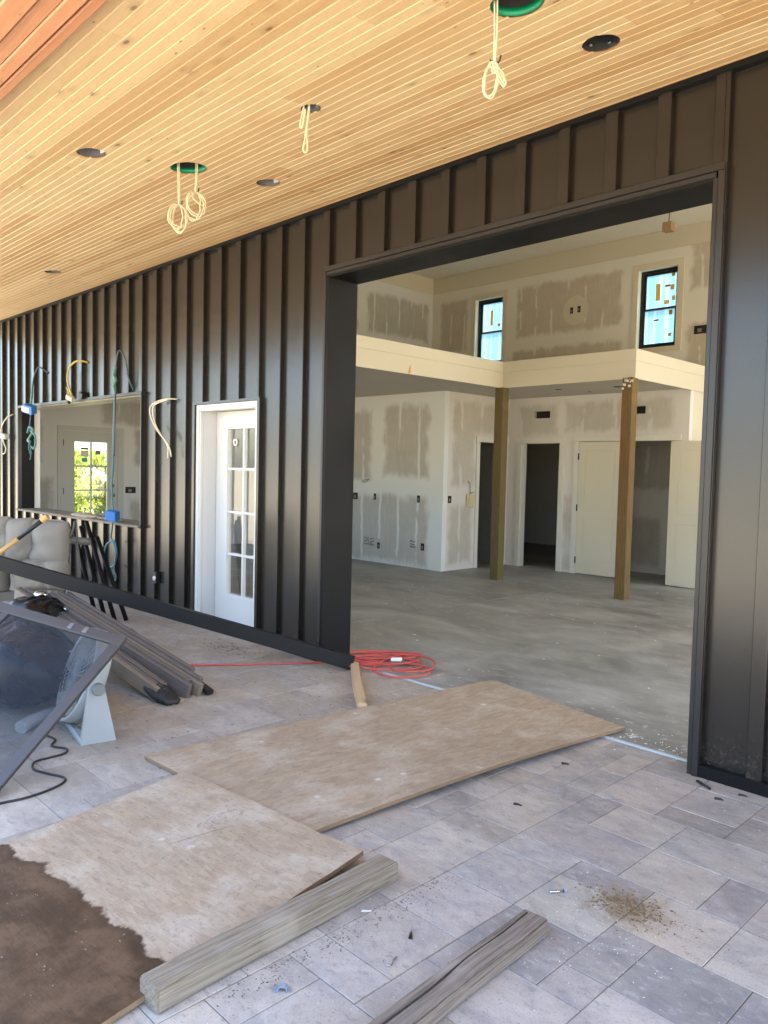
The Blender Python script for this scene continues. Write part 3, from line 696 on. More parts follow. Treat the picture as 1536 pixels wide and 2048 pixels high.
outlet((XL,2.41,1.066), .19, .11, 'y', 'wide black outlet box beside the back door seen through the serving window')
kx = lambda x: x*k
outlet((wx(-8.76),YB,wz(4.844)), .07, .13, 'x', 'left of the twin outlet boxes in the round mud patch between loft windows')
outlet((wx(-8.59),YB,wz(4.85)), .07, .13, 'x', 'right of the twin outlet boxes in the round mud patch between loft windows')
outlet((wx(-6.087),YB,wz(4.164)), .24, .15, 'x', 'wide black outlet box right of the right loft window')
b = MB(); b.lathe([(0,0),(.30,0)], axes((wx(-8.67),YB-.0012,wz(4.84)), (1,0,0), (0,0,1)), 28); b.build('mud_patch', CREAM, bpy.data.objects['back_wall'])
# pencil scribbles and wire ring on left wall
rr = random.Random(11)
for cx, cz in ((-9.33,.33), (-9.2,.32), (-8.27,.36)):
    b = MB()
    for r_ in range(3):
        z = cz+.06-r_*.045; x = cx-.06
        pts = []
        while x < cx+.06: pts.append((x,4.852,z+rr.uniform(-.018,.018))); x += .013
        b.tube(pts, .004, 4, 1)
    b.build('scribble', INK, lw)
b = MB(); b.tube([(-9.44,4.84,1.33),(-9.40,4.83,1.31),(-9.33,4.835,1.325),(-9.30,4.845,1.365),(-9.35,4.845,1.35),(-9.42,4.84,1.345),(-9.44,4.84,1.33)], .006, 6, 3); b.build('wire_loop', PIPEGREY, lw)
# hang tags
t = thing('paper_tag', 'manila paper tags hanging from a bent wire beside the passage doorway', 'tag', (-7.66,5.46,.98))
b = MB(); b.tube([(-7.674,5.43,1.37),(-7.64,5.44,1.35),(-7.645,5.46,1.28),(-7.64,5.46,1.2),(-7.62,5.53,1.21)], .006, 6, 3); b.build('wire', PIPEGREY, t)
for y, z, w_, h_, a in ((5.425,1.085,.07,.20,.06), (5.505,1.08,.13,.22,-.12)):
    b = MB(); m = axes((-7.655+.01*(y>5.45),y,z), (0,math.cos(a),math.sin(a)), (0,-math.sin(a),math.cos(a)))
    b.prism([(-w_/2,-h_/2),(w_/2,-h_/2),(w_/2,h_/2-.03),(w_/4,h_/2),(-w_/4,h_/2),(-w_/2,h_/2-.03)], m, .003); b.build('tag_card', TAGMAT, t)
# cardboard box hung from the high ceiling, orange tag on the fascia
b = MB(); b.box((wx(-6.38),YB-1.05,zc6-.36), (wx(-6.22),YB-.9,zc6-.2), bev=.004); b.tube([(wx(-6.30),YB-.97,zc6-.2),(wx(-6.29),YB-.97,zc6)], .012, 6, 1)
b.solo('carton', TAN, 'small brown carton hanging from the high ceiling', 'carton')
b = MB(); b.prism([(0,0),(.05,.01),(.03,.10)], axes((LX+.03,2.95,2.71), (0,1,0), (0,0,1)), .004); b.solo('flagging_tape', ORANGE, 'orange scrap of tape on the left loft fascia', 'tape')

# loft windows
def loft_window(rc, label, stickers):
    x0, x1, z0, z1 = rc; y0 = YB+.11
    t = thing('loft_window', label, 'window', ((x0+x1)/2, y0, z0), 'black framed loft windows')
    b = MB()
    for a, c, d, e in rects(x0+.001, x1-.001, z0+.001, z1-.001, [(x0+.05, x1-.05, z0+.05, z1-.05)]): b.box((a,y0,d), (c,y0+.08,e))
    b.build('frame', BLACK, t)
    zm = (z0+z1)/2
    for za, zb, y in ((z0+.051, zm+.02, y0+.012), (zm-.02, z1-.051, y0+.042)):
        b = MB()
        for a, c, d, e in rects(x0+.051, x1-.051, za, zb, [(x0+.09, x1-.09, za+.04, zb-.04)]): b.box((a,y,d), (c,y+.028,e))
        b.build('sash', BLACK, t)
        b = MB(); b.box((x0+.091,y+.012,za+.041), (x1-.091,y+.015,zb-.041)); b.build('pane', FILM, t)
    for fx, fz, fw, fh, m in stickers:
        x = x0+fx*(x1-x0); z = z0+fz*(z1-z0); yy = y0+(.040 if fz > .5 else .010)+.008
        b = MB(); b.box((x-fw/2,yy,z-fh/2), (x+fw/2,yy+.002,z+fh/2)); b.build('sticker', m, t)
    return t
def translucent(name, c):
    M = Mat(name, c, .7); tl = M.n('ShaderNodeBsdfTranslucent'); tl.inputs[0].default_value = (*c, 1); mx = M.n('ShaderNodeMixShader'); mx.inputs[0].default_value = .9
    M.nt.links.new(M.b.outputs[0], mx.inputs[1]); M.nt.links.new(tl.outputs[0], mx.inputs[2]); M.nt.links.new(mx.outputs[0], M.out.inputs[0]); return M.m
ORF = translucent('orange_film_patch', (.75,.42,.16)); REDL = translucent('red_label', (.45,.12,.08))
loft_window(W1, 'left black framed loft window with pale blue film and one orange strip', [(.45,.72,.07,.34,ORF), (.72,.60,.08,.07,ORF)])
loft_window(W2, 'right black framed loft window with many orange and red labels', [(.42,.72,.09,.32,ORF), (.66,.785,.10,.04,REDL), (.8,.92,.07,.08,ORF), (.78,.76,.08,.10,ORF), (.65,.58,.10,.08,ORF), (.82,.62,.06,.09,ORF), (.78,.44,.07,.09,ORF), (.42,.36,.10,.03,REDL), (.78,.16,.07,.06,ORF)])
# window casing boards
CASP = plain('casing_paint', (.66,.59,.45), .6, var=.03)
for x0, x1, z0, z1 in (W1, W2):
    boxes('casing_board', CASP, bpy.data.objects['back_wall'], [((a,YB-.012,d), (c,YB-.0006,e)) for a, c, d, e in rects(x0-.12, x1+.12, z0-.1, z1+.12, [(x0, x1, z0, z1)])])

# back door seen through the serving window, in the end wall
bd = thing('back_door', 'pale grey back door with six bright panes seen through the serving window', 'door', (XL-.02,1.70,0))
dy0, dy1, dz = 1.239, 2.158, 2.045; a0, a1, b0, b1 = 1.425, 1.989, .66, 1.872
b = MB()
for a, c, d, e in rects(dy0, dy1, .02, dz, [(a0, a1, b0, b1)]): b.box((XL-.05,a,d), (XL-.006,c,e))
b.build('door_slab', GREYDOOR, bd)
b = MB()
for a, c, d, e in rects(1.141, 2.275, .009, 2.13, [(dy0-.012, dy1+.012, -1, dz+.01)]): b.box((XL+.0005,a,d), (XL+.018,c,e))
b.build('door_casing', GREYDOOR, bd)
b = MB(); ym = (a0+a1)/2; zz = [b0+(b1-b0)*i/3 for i in range(4)]
b.box((XL-.035,ym-.012,b0), (XL-.004,ym+.012,b1))
for z in zz[1:3]:
    b.box((XL-.034,a0,z-.012), (XL-.005,ym-.0122,z+.012)); b.box((XL-.034,ym+.0122,z-.012), (XL-.005,a1,z+.012))
b.build('muntin', GREYDOOR, bd)
for i in range(3):
    for ya, yb in ((a0, ym-.012), (ym+.012, a1)):
        q = MB(); q.quad((XL-.022,ya,zz[i]+.01), (XL-.022,yb,zz[i]+.01), (XL-.022,yb,zz[i+1]-.01), (XL-.022,ya,zz[i+1]-.01)); q.build('pane', GLASS, bd)
for y, z, w_, h_, m in ((1.60,1.76,.13,.03,INK), (1.60,1.68,.13,.10,PAPER), (1.60,1.57,.09,.07,plain('teal_label', (.08,.45,.38), .6)), (1.83,1.70,.09,.07,PIPEGREY)):
    q = MB(); q.box((XL-.020,y-w_/2,z-h_/2), (XL-.018,y+w_/2,z+h_/2)); q.build('sticker', m, bd)
b = MB(); b.lathe([(0,.05),(.03,.045),(.033,.03),(.015,.02),(.015,0)], axes((XL-.006,2.085,.98), (0,1,0), (0,0,1)), 16); b.build('door_knob', STEEL, bd)
b = MB(); b.lathe([(0,.012),(.028,.01),(.03,0)], axes((XL-.006,2.085,1.14), (0,1,0), (0,0,1)), 16); b.build('deadbolt', STEEL, bd)
for z in (.25,1.05,1.85):
    q = MB(); q.tube([(XL+.001,1.236,z-.05),(XL+.001,1.236,z+.05)], .01, 8, 1); q.build('hinge', BLACK, bd)

# ================================================================== PORCH ROOF
zc = lambda y: 3.528+.1*y
ph = math.atan(.1)
ROWS, PW = 21, .1262
roofb = MB(); m = frame((-13.4,0,3.528+.035), (3.0,0,3.528+.035), (0,-math.sin(ph),math.cos(ph)))
roofb.box((0,-3.15,.12), (16.4,.0,.20), m)
struct('porch_roof', roofb, plain('roof_deck', (.2,.15,.1), .8))
ceil = bpy.data.objects.new('porch_ceiling', None); COL.objects.link(ceil); ceil['kind'] = 'structure'; ORG[ceil.name] = Vector()
HOLES = [(-4.549,-1.914,.083), (-4.43,-.734,.083), (-8.094,-.759,.083), (-1.909,-.736,.083), (-3.263,-1.306,.055), (-4.464,-1.326,.112), (-1.946,-1.315,.108)]
prof = [(-.0631,.006),(-.0585,0),(-.0045,0),(0,.0042),(.0045,0),(.0585,0),(.0631,.006),(.0631,.016),(-.0631,.016)]
def plank_mesh(L):
    b = MB(); n = len(prof)
    b.v = [Vector((0,y,z)) for y, z in prof]+[Vector((L,y,z)) for y, z in prof]
    b.face(range(n-1,-1,-1)); b.face(range(n,2*n))
    for i in range(n): j = (i+1) % n; b.face((i, n+i, n+j, j))
    return b.mesh('plank', PINE)
rr = random.Random(21); cache = {}
deps = []
for row in range(ROWS):
    d = .064+row*PW                                   # distance down the slope from the wall
    cyy, czz = -d*math.cos(ph), 3.528-d*math.sin(ph)
    x = -13.4+rr.uniform(-2,0)
    while x < 3.0:
        L = rr.choice((2.4,3.05,3.66,3.66,4.27)); x1 = min(x+L, 3.0); x0 = max(x, -13.4); x += L
        if x1-x0 < .3: continue
        key = round(x1-x0-.002, 3)
        if key not in cache: cache[key] = plank_mesh(key)
        o = bpy.data.objects.new('plank', cache[key]); COL.objects.link(o); o.parent = ceil
        o.location = (x0,cyy,czz); o.rotation_euler = (ph,0,0)
        hs = [h for h in HOLES if x0-h[2] < h[0] < x1+h[2] and abs(h[1]-cyy) < h[2]+PW/2]
        if hs: deps.append((o, hs))
cut = []
for o, hs in deps:
    o.data = o.data.copy()
    for h in hs:
        b = MB(); b.lathe([(0,-.2),(h[2],-.2),(h[2],.3),(0,.3)], Matrix.Translation((h[0],h[1],zc(h[1]))), 32, False)
        c = b.build('hole_cutter', None); cut.append(c)
        md = o.modifiers.new('hole', 'BOOLEAN'); md.operation = 'DIFFERENCE'; md.solver = 'EXACT'; md.object = c
bpy.context.view_layer.update()
dg = bpy.context.evaluated_depsgraph_get()
for o, hs in deps:
    me = bpy.data.meshes.new_from_object(o.evaluated_get(dg)); o.modifiers.clear(); o.data = me
for c in cut: bpy.data.objects.remove(c)
# recessed cans and speaker openings
def can(h, label, sticker=True, silver=CANMETAL, cat='ceiling light'):
    x, y, r = h; z = zc(y); t = thing('recessed_light', label, cat, (x,y,z), 'recessed light cans in the porch ceiling')
    m = Matrix.Translation((x,y,z+.004)) @ Matrix.Rotation(ph, 4, 'X'); r -= .004
    b = MB(); b.lathe([(r,0),(r,.10),(r*.9,.125),(r*.3,.135),(0,.135)], m, 28); b.build('housing', silver, t)
    b = MB(); b.lathe([(r*.86,.06),(r*.86,.068),(r*.80,.064),(r*.86,.06)], m, 28); b.build('inner_ring', STEEL, t)
    if sticker:
        q = MB(); n = 8
        for i in range(n):
            a0_, a1_ = 1.2+i*.1, 1.2+(i+1)*.1; p = lambda a, zz: m @ Vector(((r-.003)*math.cos(a),(r-.003)*math.sin(a),zz))
            q.quad(p(a0_,.015), p(a1_,.015), p(a1_,.095), p(a0_,.095))
        q.build('label', PAPER, t)
    else:
        for a in (.3,1.5,2.8,4.1):
            q = MB(); c = m @ Vector(((r-.01)*math.cos(a),(r-.01)*math.sin(a),.02)); q.box(c-Vector((.008,.008,.006)), c+Vector((.008,.008,.006)), bev=.002); q.build('spring_clip', STEEL, t)
can(HOLES[0], 'recessed light can with a white label, nearest the red beam')
can(HOLES[1], 'recessed light can with a white label between the paired cable coils and the wall')
can(HOLES[2], 'small distant recessed light can above the serving window', False)
can(HOLES[3], 'empty dark recessed can with spring clips above the opening', False, plain('dark_can', (.06,.06,.06), .35, .6))
can(HOLES[4], 'small recessed can with a loose ivory cable loop hanging out', False)
for h, lab in ((HOLES[5], 'green ringed speaker opening with two coiled cables'), (HOLES[6], 'green ringed speaker opening with a single coiled cable at the photo top')):
    x, y, r = h; z = zc(y); t = thing('speaker_opening', lab, 'speaker mount', (x,y,z), 'green speaker openings in the porch ceiling')
    m = Matrix.Translation((x,y,z+.003)) @ Matrix.Rotation(ph, 4, 'X'); r -= .004
    b = MB(); b.lathe([(r,0),(r,.030),(r-.008,.030),(r-.006,0),(r,0)], m, 40); b.build('green_ring', GREENRING, t)
    b = MB(); b.lathe([(r-.004,.031),(r-.004,.12),(0,.12)], m, 32); b.build('cavity', VOID, t)
# coiled cables
def coil(top, knot, loops, label, r=.0037, seed=1, drop2=True, tail=None):
    rr = random.Random(seed); t = thing('coiled_cable', label, 'cable', top, 'ivory cables hanging from the porch ceiling')
    top, knot = Vector(top), Vector(knot)
    for k_ in range(2 if drop2 else 1):
        b = MB(); o = Vector((.012*k_,.004*k_,0)); b.tube([top+o+Vector((0,0,.06)), (top*.5+knot*.5)+o*.8+Vector((.003,0,0)), knot+o*.3], r, 7, 4); b.build('lead', IVORY, t)
    for (w_, h_, ang, dx) in loops:
        b = MB(); pts = []; tilt = Vector((math.cos(ang), math.sin(ang), 0))
        for i in range(17):
            a = 2*math.pi*i/16
            pts.append(knot + tilt*(math.sin(a)*w_+dx*(1-math.cos(a))*.5) + Vector((0,0,-(1-math.cos(a))*h_)) + Vector((rr.uniform(-.003,.003),rr.uniform(-.004,.004),0)))
        b.tube(pts, r, 7, 3); b.build('loop', IVORY, t)
    b = MB(); b.tube([knot+Vector((-.012,-.012,.006)), knot+Vector((.012,.012,-.004)), knot+Vector((.025,.012,.02))], .004, 6, 3); b.build('cable_tie', BLACK, t)
    if tail: b = MB(); b.tube([knot+Vector(p) for p in tail], r, 7, 4); b.build('tail', IVORY, t)
VX = .795                                            # loops spread across the sight line
coil((-4.512,-1.376,3.381), (-4.496,-1.376,3.165), [(.052,.085,VX,.01),(.06,.075,VX+.3,-.005),(.048,.09,VX-.3,.012),(.058,.068,VX+.5,.0),(.04,.082,VX-.5,-.01)], 'left of the two ivory cable coils under the first speaker opening', seed=1)
coil((-4.431,-1.292,3.409), (-4.427,-1.30,3.245), [(.055,.085,VX,.0),(.06,.075,VX+.3,.012),(.046,.09,VX-.3,-.012),(.056,.068,VX+.6,.015),(.035,.04,VX,.05)], 'right of the two ivory cable coils under the first speaker opening', seed=2)
coil((-2.013,-1.378,3.391), (-2.001,-1.383,3.165), [(.028,.070,VX,-.02),(.031,.073,VX+.3,-.018),(.026,.067,VX-.2,-.022),(.010,.045,VX,.05),(.012,.047,VX+.2,.045),(.012,.022,VX,.0)], 'single ivory cable coil hanging from the nearest speaker opening', r=.0036, seed=3)
t = thing('hanging_cable', 'ivory cable loop hanging from the small recessed can', 'cable', (-3.278,-1.325,3.396), 'ivory cables hanging from the porch ceiling')
dv = Vector((math.cos(VX), math.sin(VX), 0)); c0 = Vector((-3.270,-1.328,3.41))
b = MB(); b.tube([c0+dv*.012+Vector((0,0,.03)), c0+dv*.004+Vector((0,0,-.07)), c0-dv*.008+Vector((0,0,-.17)), c0-dv*.016+Vector((0,0,-.225)), c0-dv*.004+Vector((0,0,-.243)), c0+dv*.006+Vector((0,0,-.222)), c0+dv*.002+Vector((0,0,-.12)), c0+dv*.012+Vector((0,0,-.03)), c0+dv*.014+Vector((0,0,.03))], .0042, 7, 5); b.build('loop', IVORY, t)
b = MB(); b.tube([c0-dv*.010+Vector((0,0,.03)), c0-dv*.022+Vector((0,0,-.04)), c0-dv*.034+Vector((0,0,-.10)), c0-dv*.026+Vector((0,0,-.118)), c0-dv*.018+Vector((0,0,-.09)), c0-dv*.008+Vector((0,0,-.02))], .0052, 7, 5); b.build('loop', IVORY, t)

# outer beam of stacked red lumber
beam = thing('porch_beam', 'built up beam of reddish stacked boards along the porch edge', 'beam', (-5,-2.8,3.2))
for y0, y1, z0, z1 in ((-2.658,-2.614,3.20,3.46), (-2.734,-2.674,3.188,3.44), (-2.797,-2.736,3.190,3.44), (-2.90,-2.812,3.170,3.44), (-3.00,-2.904,3.180,3.44)):
    b = MB(); b.box((-13.4,y0,z0), (3.0,y1,z1), bev=.005); b.build('board', CEDAR, beam)
b = MB(); b.box((-13.38,-2.98,3.235), (2.98,-2.63,3.42)); b.build('beam_core', VOID, beam)
for x in (-13.1, 2.75):
    b = MB(); b.box((x-.09,-2.90,-.05), (x+.09,-2.72,3.19), bev=.006); b.solo('porch_post', CEDAR, 'reddish square porch post at the '+('far end' if x < 0 else 'near end')+' of the beam', 'post')

# ================================================================== WALL WIRES
def wire(name, label, parts, base):
    t = thing(name, label, 'cable', base, 'rough-in cables on the siding')
    for nm, mat, pts, r in parts:
        b = MB(); b.tube(pts, r*.76, 8, 5); b.build(nm, mat, t)
    return t
Yw = -.09
def boxy(c, s_, rot, mat, name, parent):
    b = MB(); m = Matrix.Translation(c) @ Matrix.Rotation(rot[0], 4, 'X') @ Matrix.Rotation(rot[1], 4, 'Y') @ Matrix.Rotation(rot[2], 4, 'Z')
    b.box((-s_[0]/2,-s_[1]/2,-s_[2]/2), (s_[0]/2,s_[1]/2,s_[2]/2), m, .006); b.build(name, mat, parent)
t = wire('electrical_cable', 'yellow cable looping from the siding above the serving window', [('cable', YELLOW, [(-9.0,-.0,2.70),(-9.063,Yw,2.715),(-9.20,-.11,2.68),(-9.285,-.12,2.60),(-9.30,-.12,2.5),(-9.25,-.12,2.41),(-9.20,-.12,2.35),(-9.17,-.12,2.31)], .014), ('cable_end', YELLOW, [(-9.33,-.12,2.42),(-9.26,-.12,2.35),(-9.19,-.12,2.30)], .012)], (-9.1,0,2.3))
boxy((-9.20,-.13,2.285), (.10,.05,.06), (.2,.5,.3), IVORY, 'connector', t); boxy((-9.02,-.05,2.31), (.10,.08,.07), (0,.3,0), BLACK, 'black_plug', t); boxy((-9.27,-.12,2.25), (.05,.04,.05), (0,.4,0), BLACK, 'black_plug', t)
t = wire('electrical_cable', 'blue cable with a green wrapped end and blue box at the serving window left', [('cable', NAVYCABLE, [(-10.2,-.0,2.66),(-10.24,-.07,2.72),(-10.297,Yw,2.731),(-10.36,-.12,2.62),(-10.42,-.12,2.46),(-10.44,-.12,2.34)], .013), ('taped_end', TEAL, [(-10.42,-.12,2.44),(-10.445,-.12,2.36),(-10.47,-.12,2.24)], .021), ('cable', NAVYCABLE, [(-10.45,-.13,2.17),(-10.47,-.13,2.05),(-10.50,-.13,1.95)], .012), ('cable', TEAL, [(-10.58,-.12,1.90),(-10.50,-.13,1.97),(-10.40,-.12,1.93),(-10.47,-.13,1.85),(-10.58,-.12,1.80),(-10.48,-.13,1.78)], .02), ('cable', TEAL, [(-10.46,-.13,1.93),(-10.34,-.12,1.86),(-10.31,-.12,1.76),(-10.38,-.12,1.69),(-10.45,-.12,1.72)], .016), ('cable', TEALCABLE, [(-10.50,-.13,1.82),(-10.52,-.13,1.70),(-10.45,-.13,1.60),(-10.50,-.12,1.55)], .009), ('cable', TEALCABLE, [(-10.50,-.13,1.82),(-10.46,-.13,1.70),(-10.43,-.13,1.62)], .009)], (-10.4,0,1.6))
boxy((-10.45,-.14,2.205), (.15,.10,.11), (.15,.35,.4), BLUEBOX, 'blue_box', t); boxy((-10.455,-.195,2.19), (.13,.012,.07), (.15,.35,.4), PAPER, 'box_label', t)
t = wire('electrical_cable', 'long blue and teal cable hanging past the serving window to a knotted loop', [('cable', NAVYCABLE, [(-7.85,-.0,2.3),(-7.86,-.06,2.45),(-7.88,-.08,2.62),(-7.95,-.11,2.73),(-8.0,-.12,2.66),(-8.03,-.12,2.5)], .011), ('taped_splice', TEAL, [(-8.02,-.12,2.56),(-8.05,-.13,2.48),(-8.02,-.12,2.42),(-8.05,-.13,2.36),(-8.025,-.12,2.28)], .021), ('cable', NAVYCABLE, [(-8.02,-.12,2.34),(-8.02,-.13,2.2),(-8.03,-.13,1.9),(-8.04,-.13,1.6)], .014), ('cable', TEALCABLE, [(-8.035,-.13,2.2),(-8.05,-.135,1.8),(-8.06,-.13,1.5),(-8.09,-.13,1.3),(-8.07,-.13,1.1),(-8.045,-.13,.97)], .013), ('cable', TEALCABLE, [(-8.05,-.13,.93),(-8.08,-.13,.80),(-8.10,-.13,.71),(-8.02,-.14,.66),(-7.96,-.14,.55),(-7.98,-.14,.45)], .012), ('loop', TEALCABLE, [(-8.06,-.13,.68),(-8.20,-.13,.63),(-8.27,-.13,.52),(-8.24,-.13,.42),(-8.13,-.13,.385),(-8.02,-.13,.42),(-7.96,-.13,.54),(-8.0,-.13,.66),(-8.08,-.13,.69)], .014), ('tail', TEALCABLE, [(-7.98,-.14,.46),(-8.0,-.14,.37),(-7.97,-.13,.30),(-8.0,-.13,.25)], .011), ('cable_end', plain('pale_green_cable', (.22,.30,.20), .5), [(-7.98,-.13,.27),(-8.04,-.13,.21),(-8.09,-.12,.16)], .010)], (-8.05,0,.15))
boxy((-8.045,-.14,.955), (.13,.09,.11), (.1,.2,.5), BLUEBOX, 'blue_box', t)
wire('electrical_cable', 'pair of white wires curving down right of the serving window', [('wire', IVORY, [(-6.93,-.0,2.17),(-7.0,-.07,2.17),(-7.15,-.1,2.15),(-7.27,-.11,2.10),(-7.26,-.11,2.0),(-7.15,-.11,1.88),(-7.0,-.11,1.78),(-6.90,-.1,1.69),(-6.86,-.1,1.60)], .009), ('wire', IVORY, [(-7.0,-.07,2.165),(-7.2,-.1,2.12),(-7.24,-.1,2.05),(-7.18,-.1,1.92),(-7.03,-.1,1.79),(-6.93,-.1,1.70),(-6.93,-.1,1.58)], .009)], (-6.95,0,1.6))
t = wire('electrical_cable', 'white wire with a split box at the far left of the siding', [('wire', IVORY, [(-11.45,-.0,2.18),(-11.47,-.08,2.13),(-11.60,-.1,2.03),(-11.66,-.1,1.94),(-11.62,-.1,1.88)], .012), ('wire', IVORY, [(-11.62,-.1,1.86),(-11.53,-.1,1.76),(-11.47,-.1,1.70),(-11.50,-.1,1.64),(-11.58,-.1,1.62)], .012)], (-11.5,0,1.6))
boxy((-11.58,-.09,1.87), (.12,.06,.07), (0,.2,.2), PAPER, 'junction_box', t)
t = thing('wall_socket', 'open weatherproof socket low on the siding beside the white door', 'socket', (-7.283,0,.30))
b = MB(); b.box((-7.32,-.048,.30), (-7.25,-.001,.42), bev=.004); b.build('box', BLACK, t)
b = MB(); b.lathe([(0,.012),(.022,.01),(.024,0)], axes((-7.275,-.049,.355), (1,0,0), (0,0,1)), 14); b.build('socket_face', PAPER, t)

# ================================================================== PATIO CLUTTER
def sheet(name, a, b_, c, d, z, mat, label, warp, th=.018):
    a, b_, c, d = (Vector((*p, 0)) for p in (a, b_, c, d))
    nu, nv = 30, 16; t = MB(); o = a.copy()
    P = lambda u, v: (a*(1-u)*(1-v) + b_*u*(1-v) + c*u*v + d*(1-u)*v) + Vector((0,0,z+warp(u, v)))
    x = (b_-a).normalized(); y = Vector((0,0,1)).cross(x)
    m = Matrix((x, y, Vector((0,0,1)))).transposed().to_4x4(); m.translation = o; inv = m.inverted()
    rr = random.Random(len(label)); jit = [rr.uniform(-.004,.004) for _ in range(200)]
    def pt(i, j, k):
        u, v = i/nu, j/nv; p = P(u, v) + Vector((0,0,th*k))
        if i in (0, nu): p += x*jit[j]*(1 if k else .3)
        if j in (0, nv): p += y*jit[i+50]*(1 if k else .3)
        return inv @ p
    me = bpy.data.meshes.new(name); V = []; F = []; MI = []
    for k_ in (1, 0):
        for i in range(nu+1):
            for j in range(nv+1): V.append(pt(i, j, k_))
    N = (nu+1)*(nv+1); ix = lambda i, j, k_: (0 if k_ else N)+i*(nv+1)+j
    flip = (b_-a).cross(d-a).z < 0
    for i in range(nu):
        for j in range(nv):
            f = [ix(i,j,1), ix(i+1,j,1), ix(i+1,j+1,1), ix(i,j+1,1)]; F.append(f if not flip else f[::-1]); MI.append(0)
            f = [ix(i,j,0), ix(i,j+1,0), ix(i+1,j+1,0), ix(i+1,j,0)]; F.append(f if not flip else f[::-1]); MI.append(1)
    for i in range(nu):
        F += [[ix(i,0,0), ix(i+1,0,0), ix(i+1,0,1), ix(i,0,1)], [ix(i,nv,1), ix(i+1,nv,1), ix(i+1,nv,0), ix(i,nv,0)]]; MI += [1, 1]
    for j in range(nv):
        F += [[ix(0,j,1), ix(0,j+1,1), ix(0,j+1,0), ix(0,j,0)], [ix(nu,j,0), ix(nu,j+1,0), ix(nu,j+1,1), ix(nu,j,1)]]; MI += [1, 1]
    me.from_pydata(V, [], F); me.materials.append(mat); me.materials.append(OSBEDGE); me.polygons.foreach_set('material_index', MI)
    ob = bpy.data.objects.new(name, me); ob.matrix_world = m; COL.objects.link(ob); ob['label'] = label; ob['category'] = 'wood sheet'; ob['group'] = 'old sheathing sheets over the patio'
    ORG[ob.name] = o
    return ob
# far sheet: long side runs into the opening
sheet('plywood_sheet', (-3.625,-2.03), (-3.359,.526), (-2.20,.296), (-2.41,-1.97), .006, OSB1, 'tan weathered wood sheet lying across the threshold of the opening',
      lambda u, v: .012*(u > .0)*math.sin(u*math.pi)*.6 + .020*max(0, v-.7)/.3*math.sin(u*math.pi) + .006*u)
sheet('plywood_sheet', (-3.262,-2.015), (-2.099,-1.912), (-1.87,-3.38), (-3.03,-3.46), .030, OSB2, 'wood sheet with a soaked brown corner overlapping the tan one',
      lambda u, v: -.022*min(1, v*1.8) + .006*math.sin(u*math.pi) + .012*max(0, u-.8)/.2*(1-v))
def timber(name, p, q, w_, h_, mat, label, cat='timber', z=.001, twist=0, bev=.006, up=(0,0,1)):
    p, q = Vector((*p, z+h_/2)), Vector((*q, z+h_/2)); m = frame(p, q, up); L = (q-p).length
    bm = bmesh.new(); bmesh.ops.create_cube(bm, size=1)
    for v in bm.verts: v.co = Vector(((v.co.x+.5)*L, v.co.y*w_, v.co.z*h_))
    bmesh.ops.bevel(bm, geom=bm.edges[:], offset=bev, segments=2, affect='EDGES')
    bmesh.ops.subdivide_edges(bm, edges=[e for e in bm.edges if abs(e.verts[0].co.x-e.verts[1].co.x) > L*.5], cuts=14)
    rr = random.Random(len(label))
    for v in bm.verts:
        f = v.co.x/L; v.co.z += .003*math.sin(f*5+rr.random()*.3); v.co.y += .003*math.sin(f*7+1); v.co += Vector((0,rr.uniform(-.0012,.0012),rr.uniform(-.0012,.0012)))
    me = bpy.data.meshes.new(name); bm.to_mesh(me); bm.free(); me.materials.append(mat)
    o = bpy.data.objects.new(name, me); o.matrix_world = m; COL.objects.link(o); o['label'] = label; o['category'] = cat; ORG[o.name] = p; return o
timber('timber_beam', (-1.925,-2.893), (-1.975,-1.893), .098, .074, TANWOOD, 'tan squared timber lying along the edge of the soaked sheet')
timber('timber_beam', (-1.408,-1.77), (-1.345,-2.95), .092, .058, GREYWOOD, 'grey split timber lying alone on the pavers in front')
timber('wood_block', (-4.30,.03), (-3.49,-.635), .062, .055, FRESHWOOD, 'short pale wood offcut beside the end of the black bar')
tb = bpy.data.objects['timber_beam.001']; og = ORG[tb.name]
b = MB(); b.tube([og+Vector(p_) for p_ in ((.02,-.022,.0285),(.18,-.016,.0300),(.36,-.020,.0310),(.55,-.010,.0312),(.80,-.014,.030))], .0034, 6, 3); b.build('split', INK, tb)
# long black bar: channel trim
bar = MB(); p, q = Vector((-6.55,-2.25,.872)), Vector((-4.262,-.012,.052)); m = frame(p, q, (0,0,1)); L = (q-p).length
bar.box((0,-.0015,-.052), (L,.0015,.052), m); bar.box((0,.0018,.0490), (L,.045,.052), m); bar.box((0,.0018,-.052), (L,.045,-.0490), m)
bar.solo('metal_bar', BARMAT, 'long black metal channel leaning across the patio in front of the white door', 'metal bar', base=(-4.262,-.012,0))

# screens
A, K_, T_ = Vector((-3.627,-2.756,.018)), Vector((-3.93,-1.978,.574)), Vector((-4.709,-2.377,.704))
xd = (T_-K_).normalized(); yd = (A-K_); yd = (yd-xd*yd.dot(xd)).normalized()
ms = axes(K_, xd, yd); Wd, Ht, rw, rt = 1.75, 1.02, .062, .022
scr = thing('screen_panel', 'large dark mesh screen in an aluminium frame propped in front of the fan', 'screen', A)
def bar2(x0, y0, x1, y1, z0=-.011, z1=.011):
    b = MB(); b.box((x0,y0,z0), (x1,y1,z1), ms, .0025); return b
bar2(0,0,Wd,rw).build('rail', FRAMEALU, scr); bar2(0,Ht-rw,Wd,Ht).build('rail', FRAMEALU, scr)
bar2(0,rw+.0005,rw,Ht-rw-.0005).build('stile', FRAMEALU, scr); bar2(Wd-rw,rw+.0005,Wd,Ht-rw-.0005).build('stile', FRAMEALU, scr); bar2(.76,rw+.0005,.805,Ht-rw-.0005).build('mid_stile', FRAMEALU, scr)
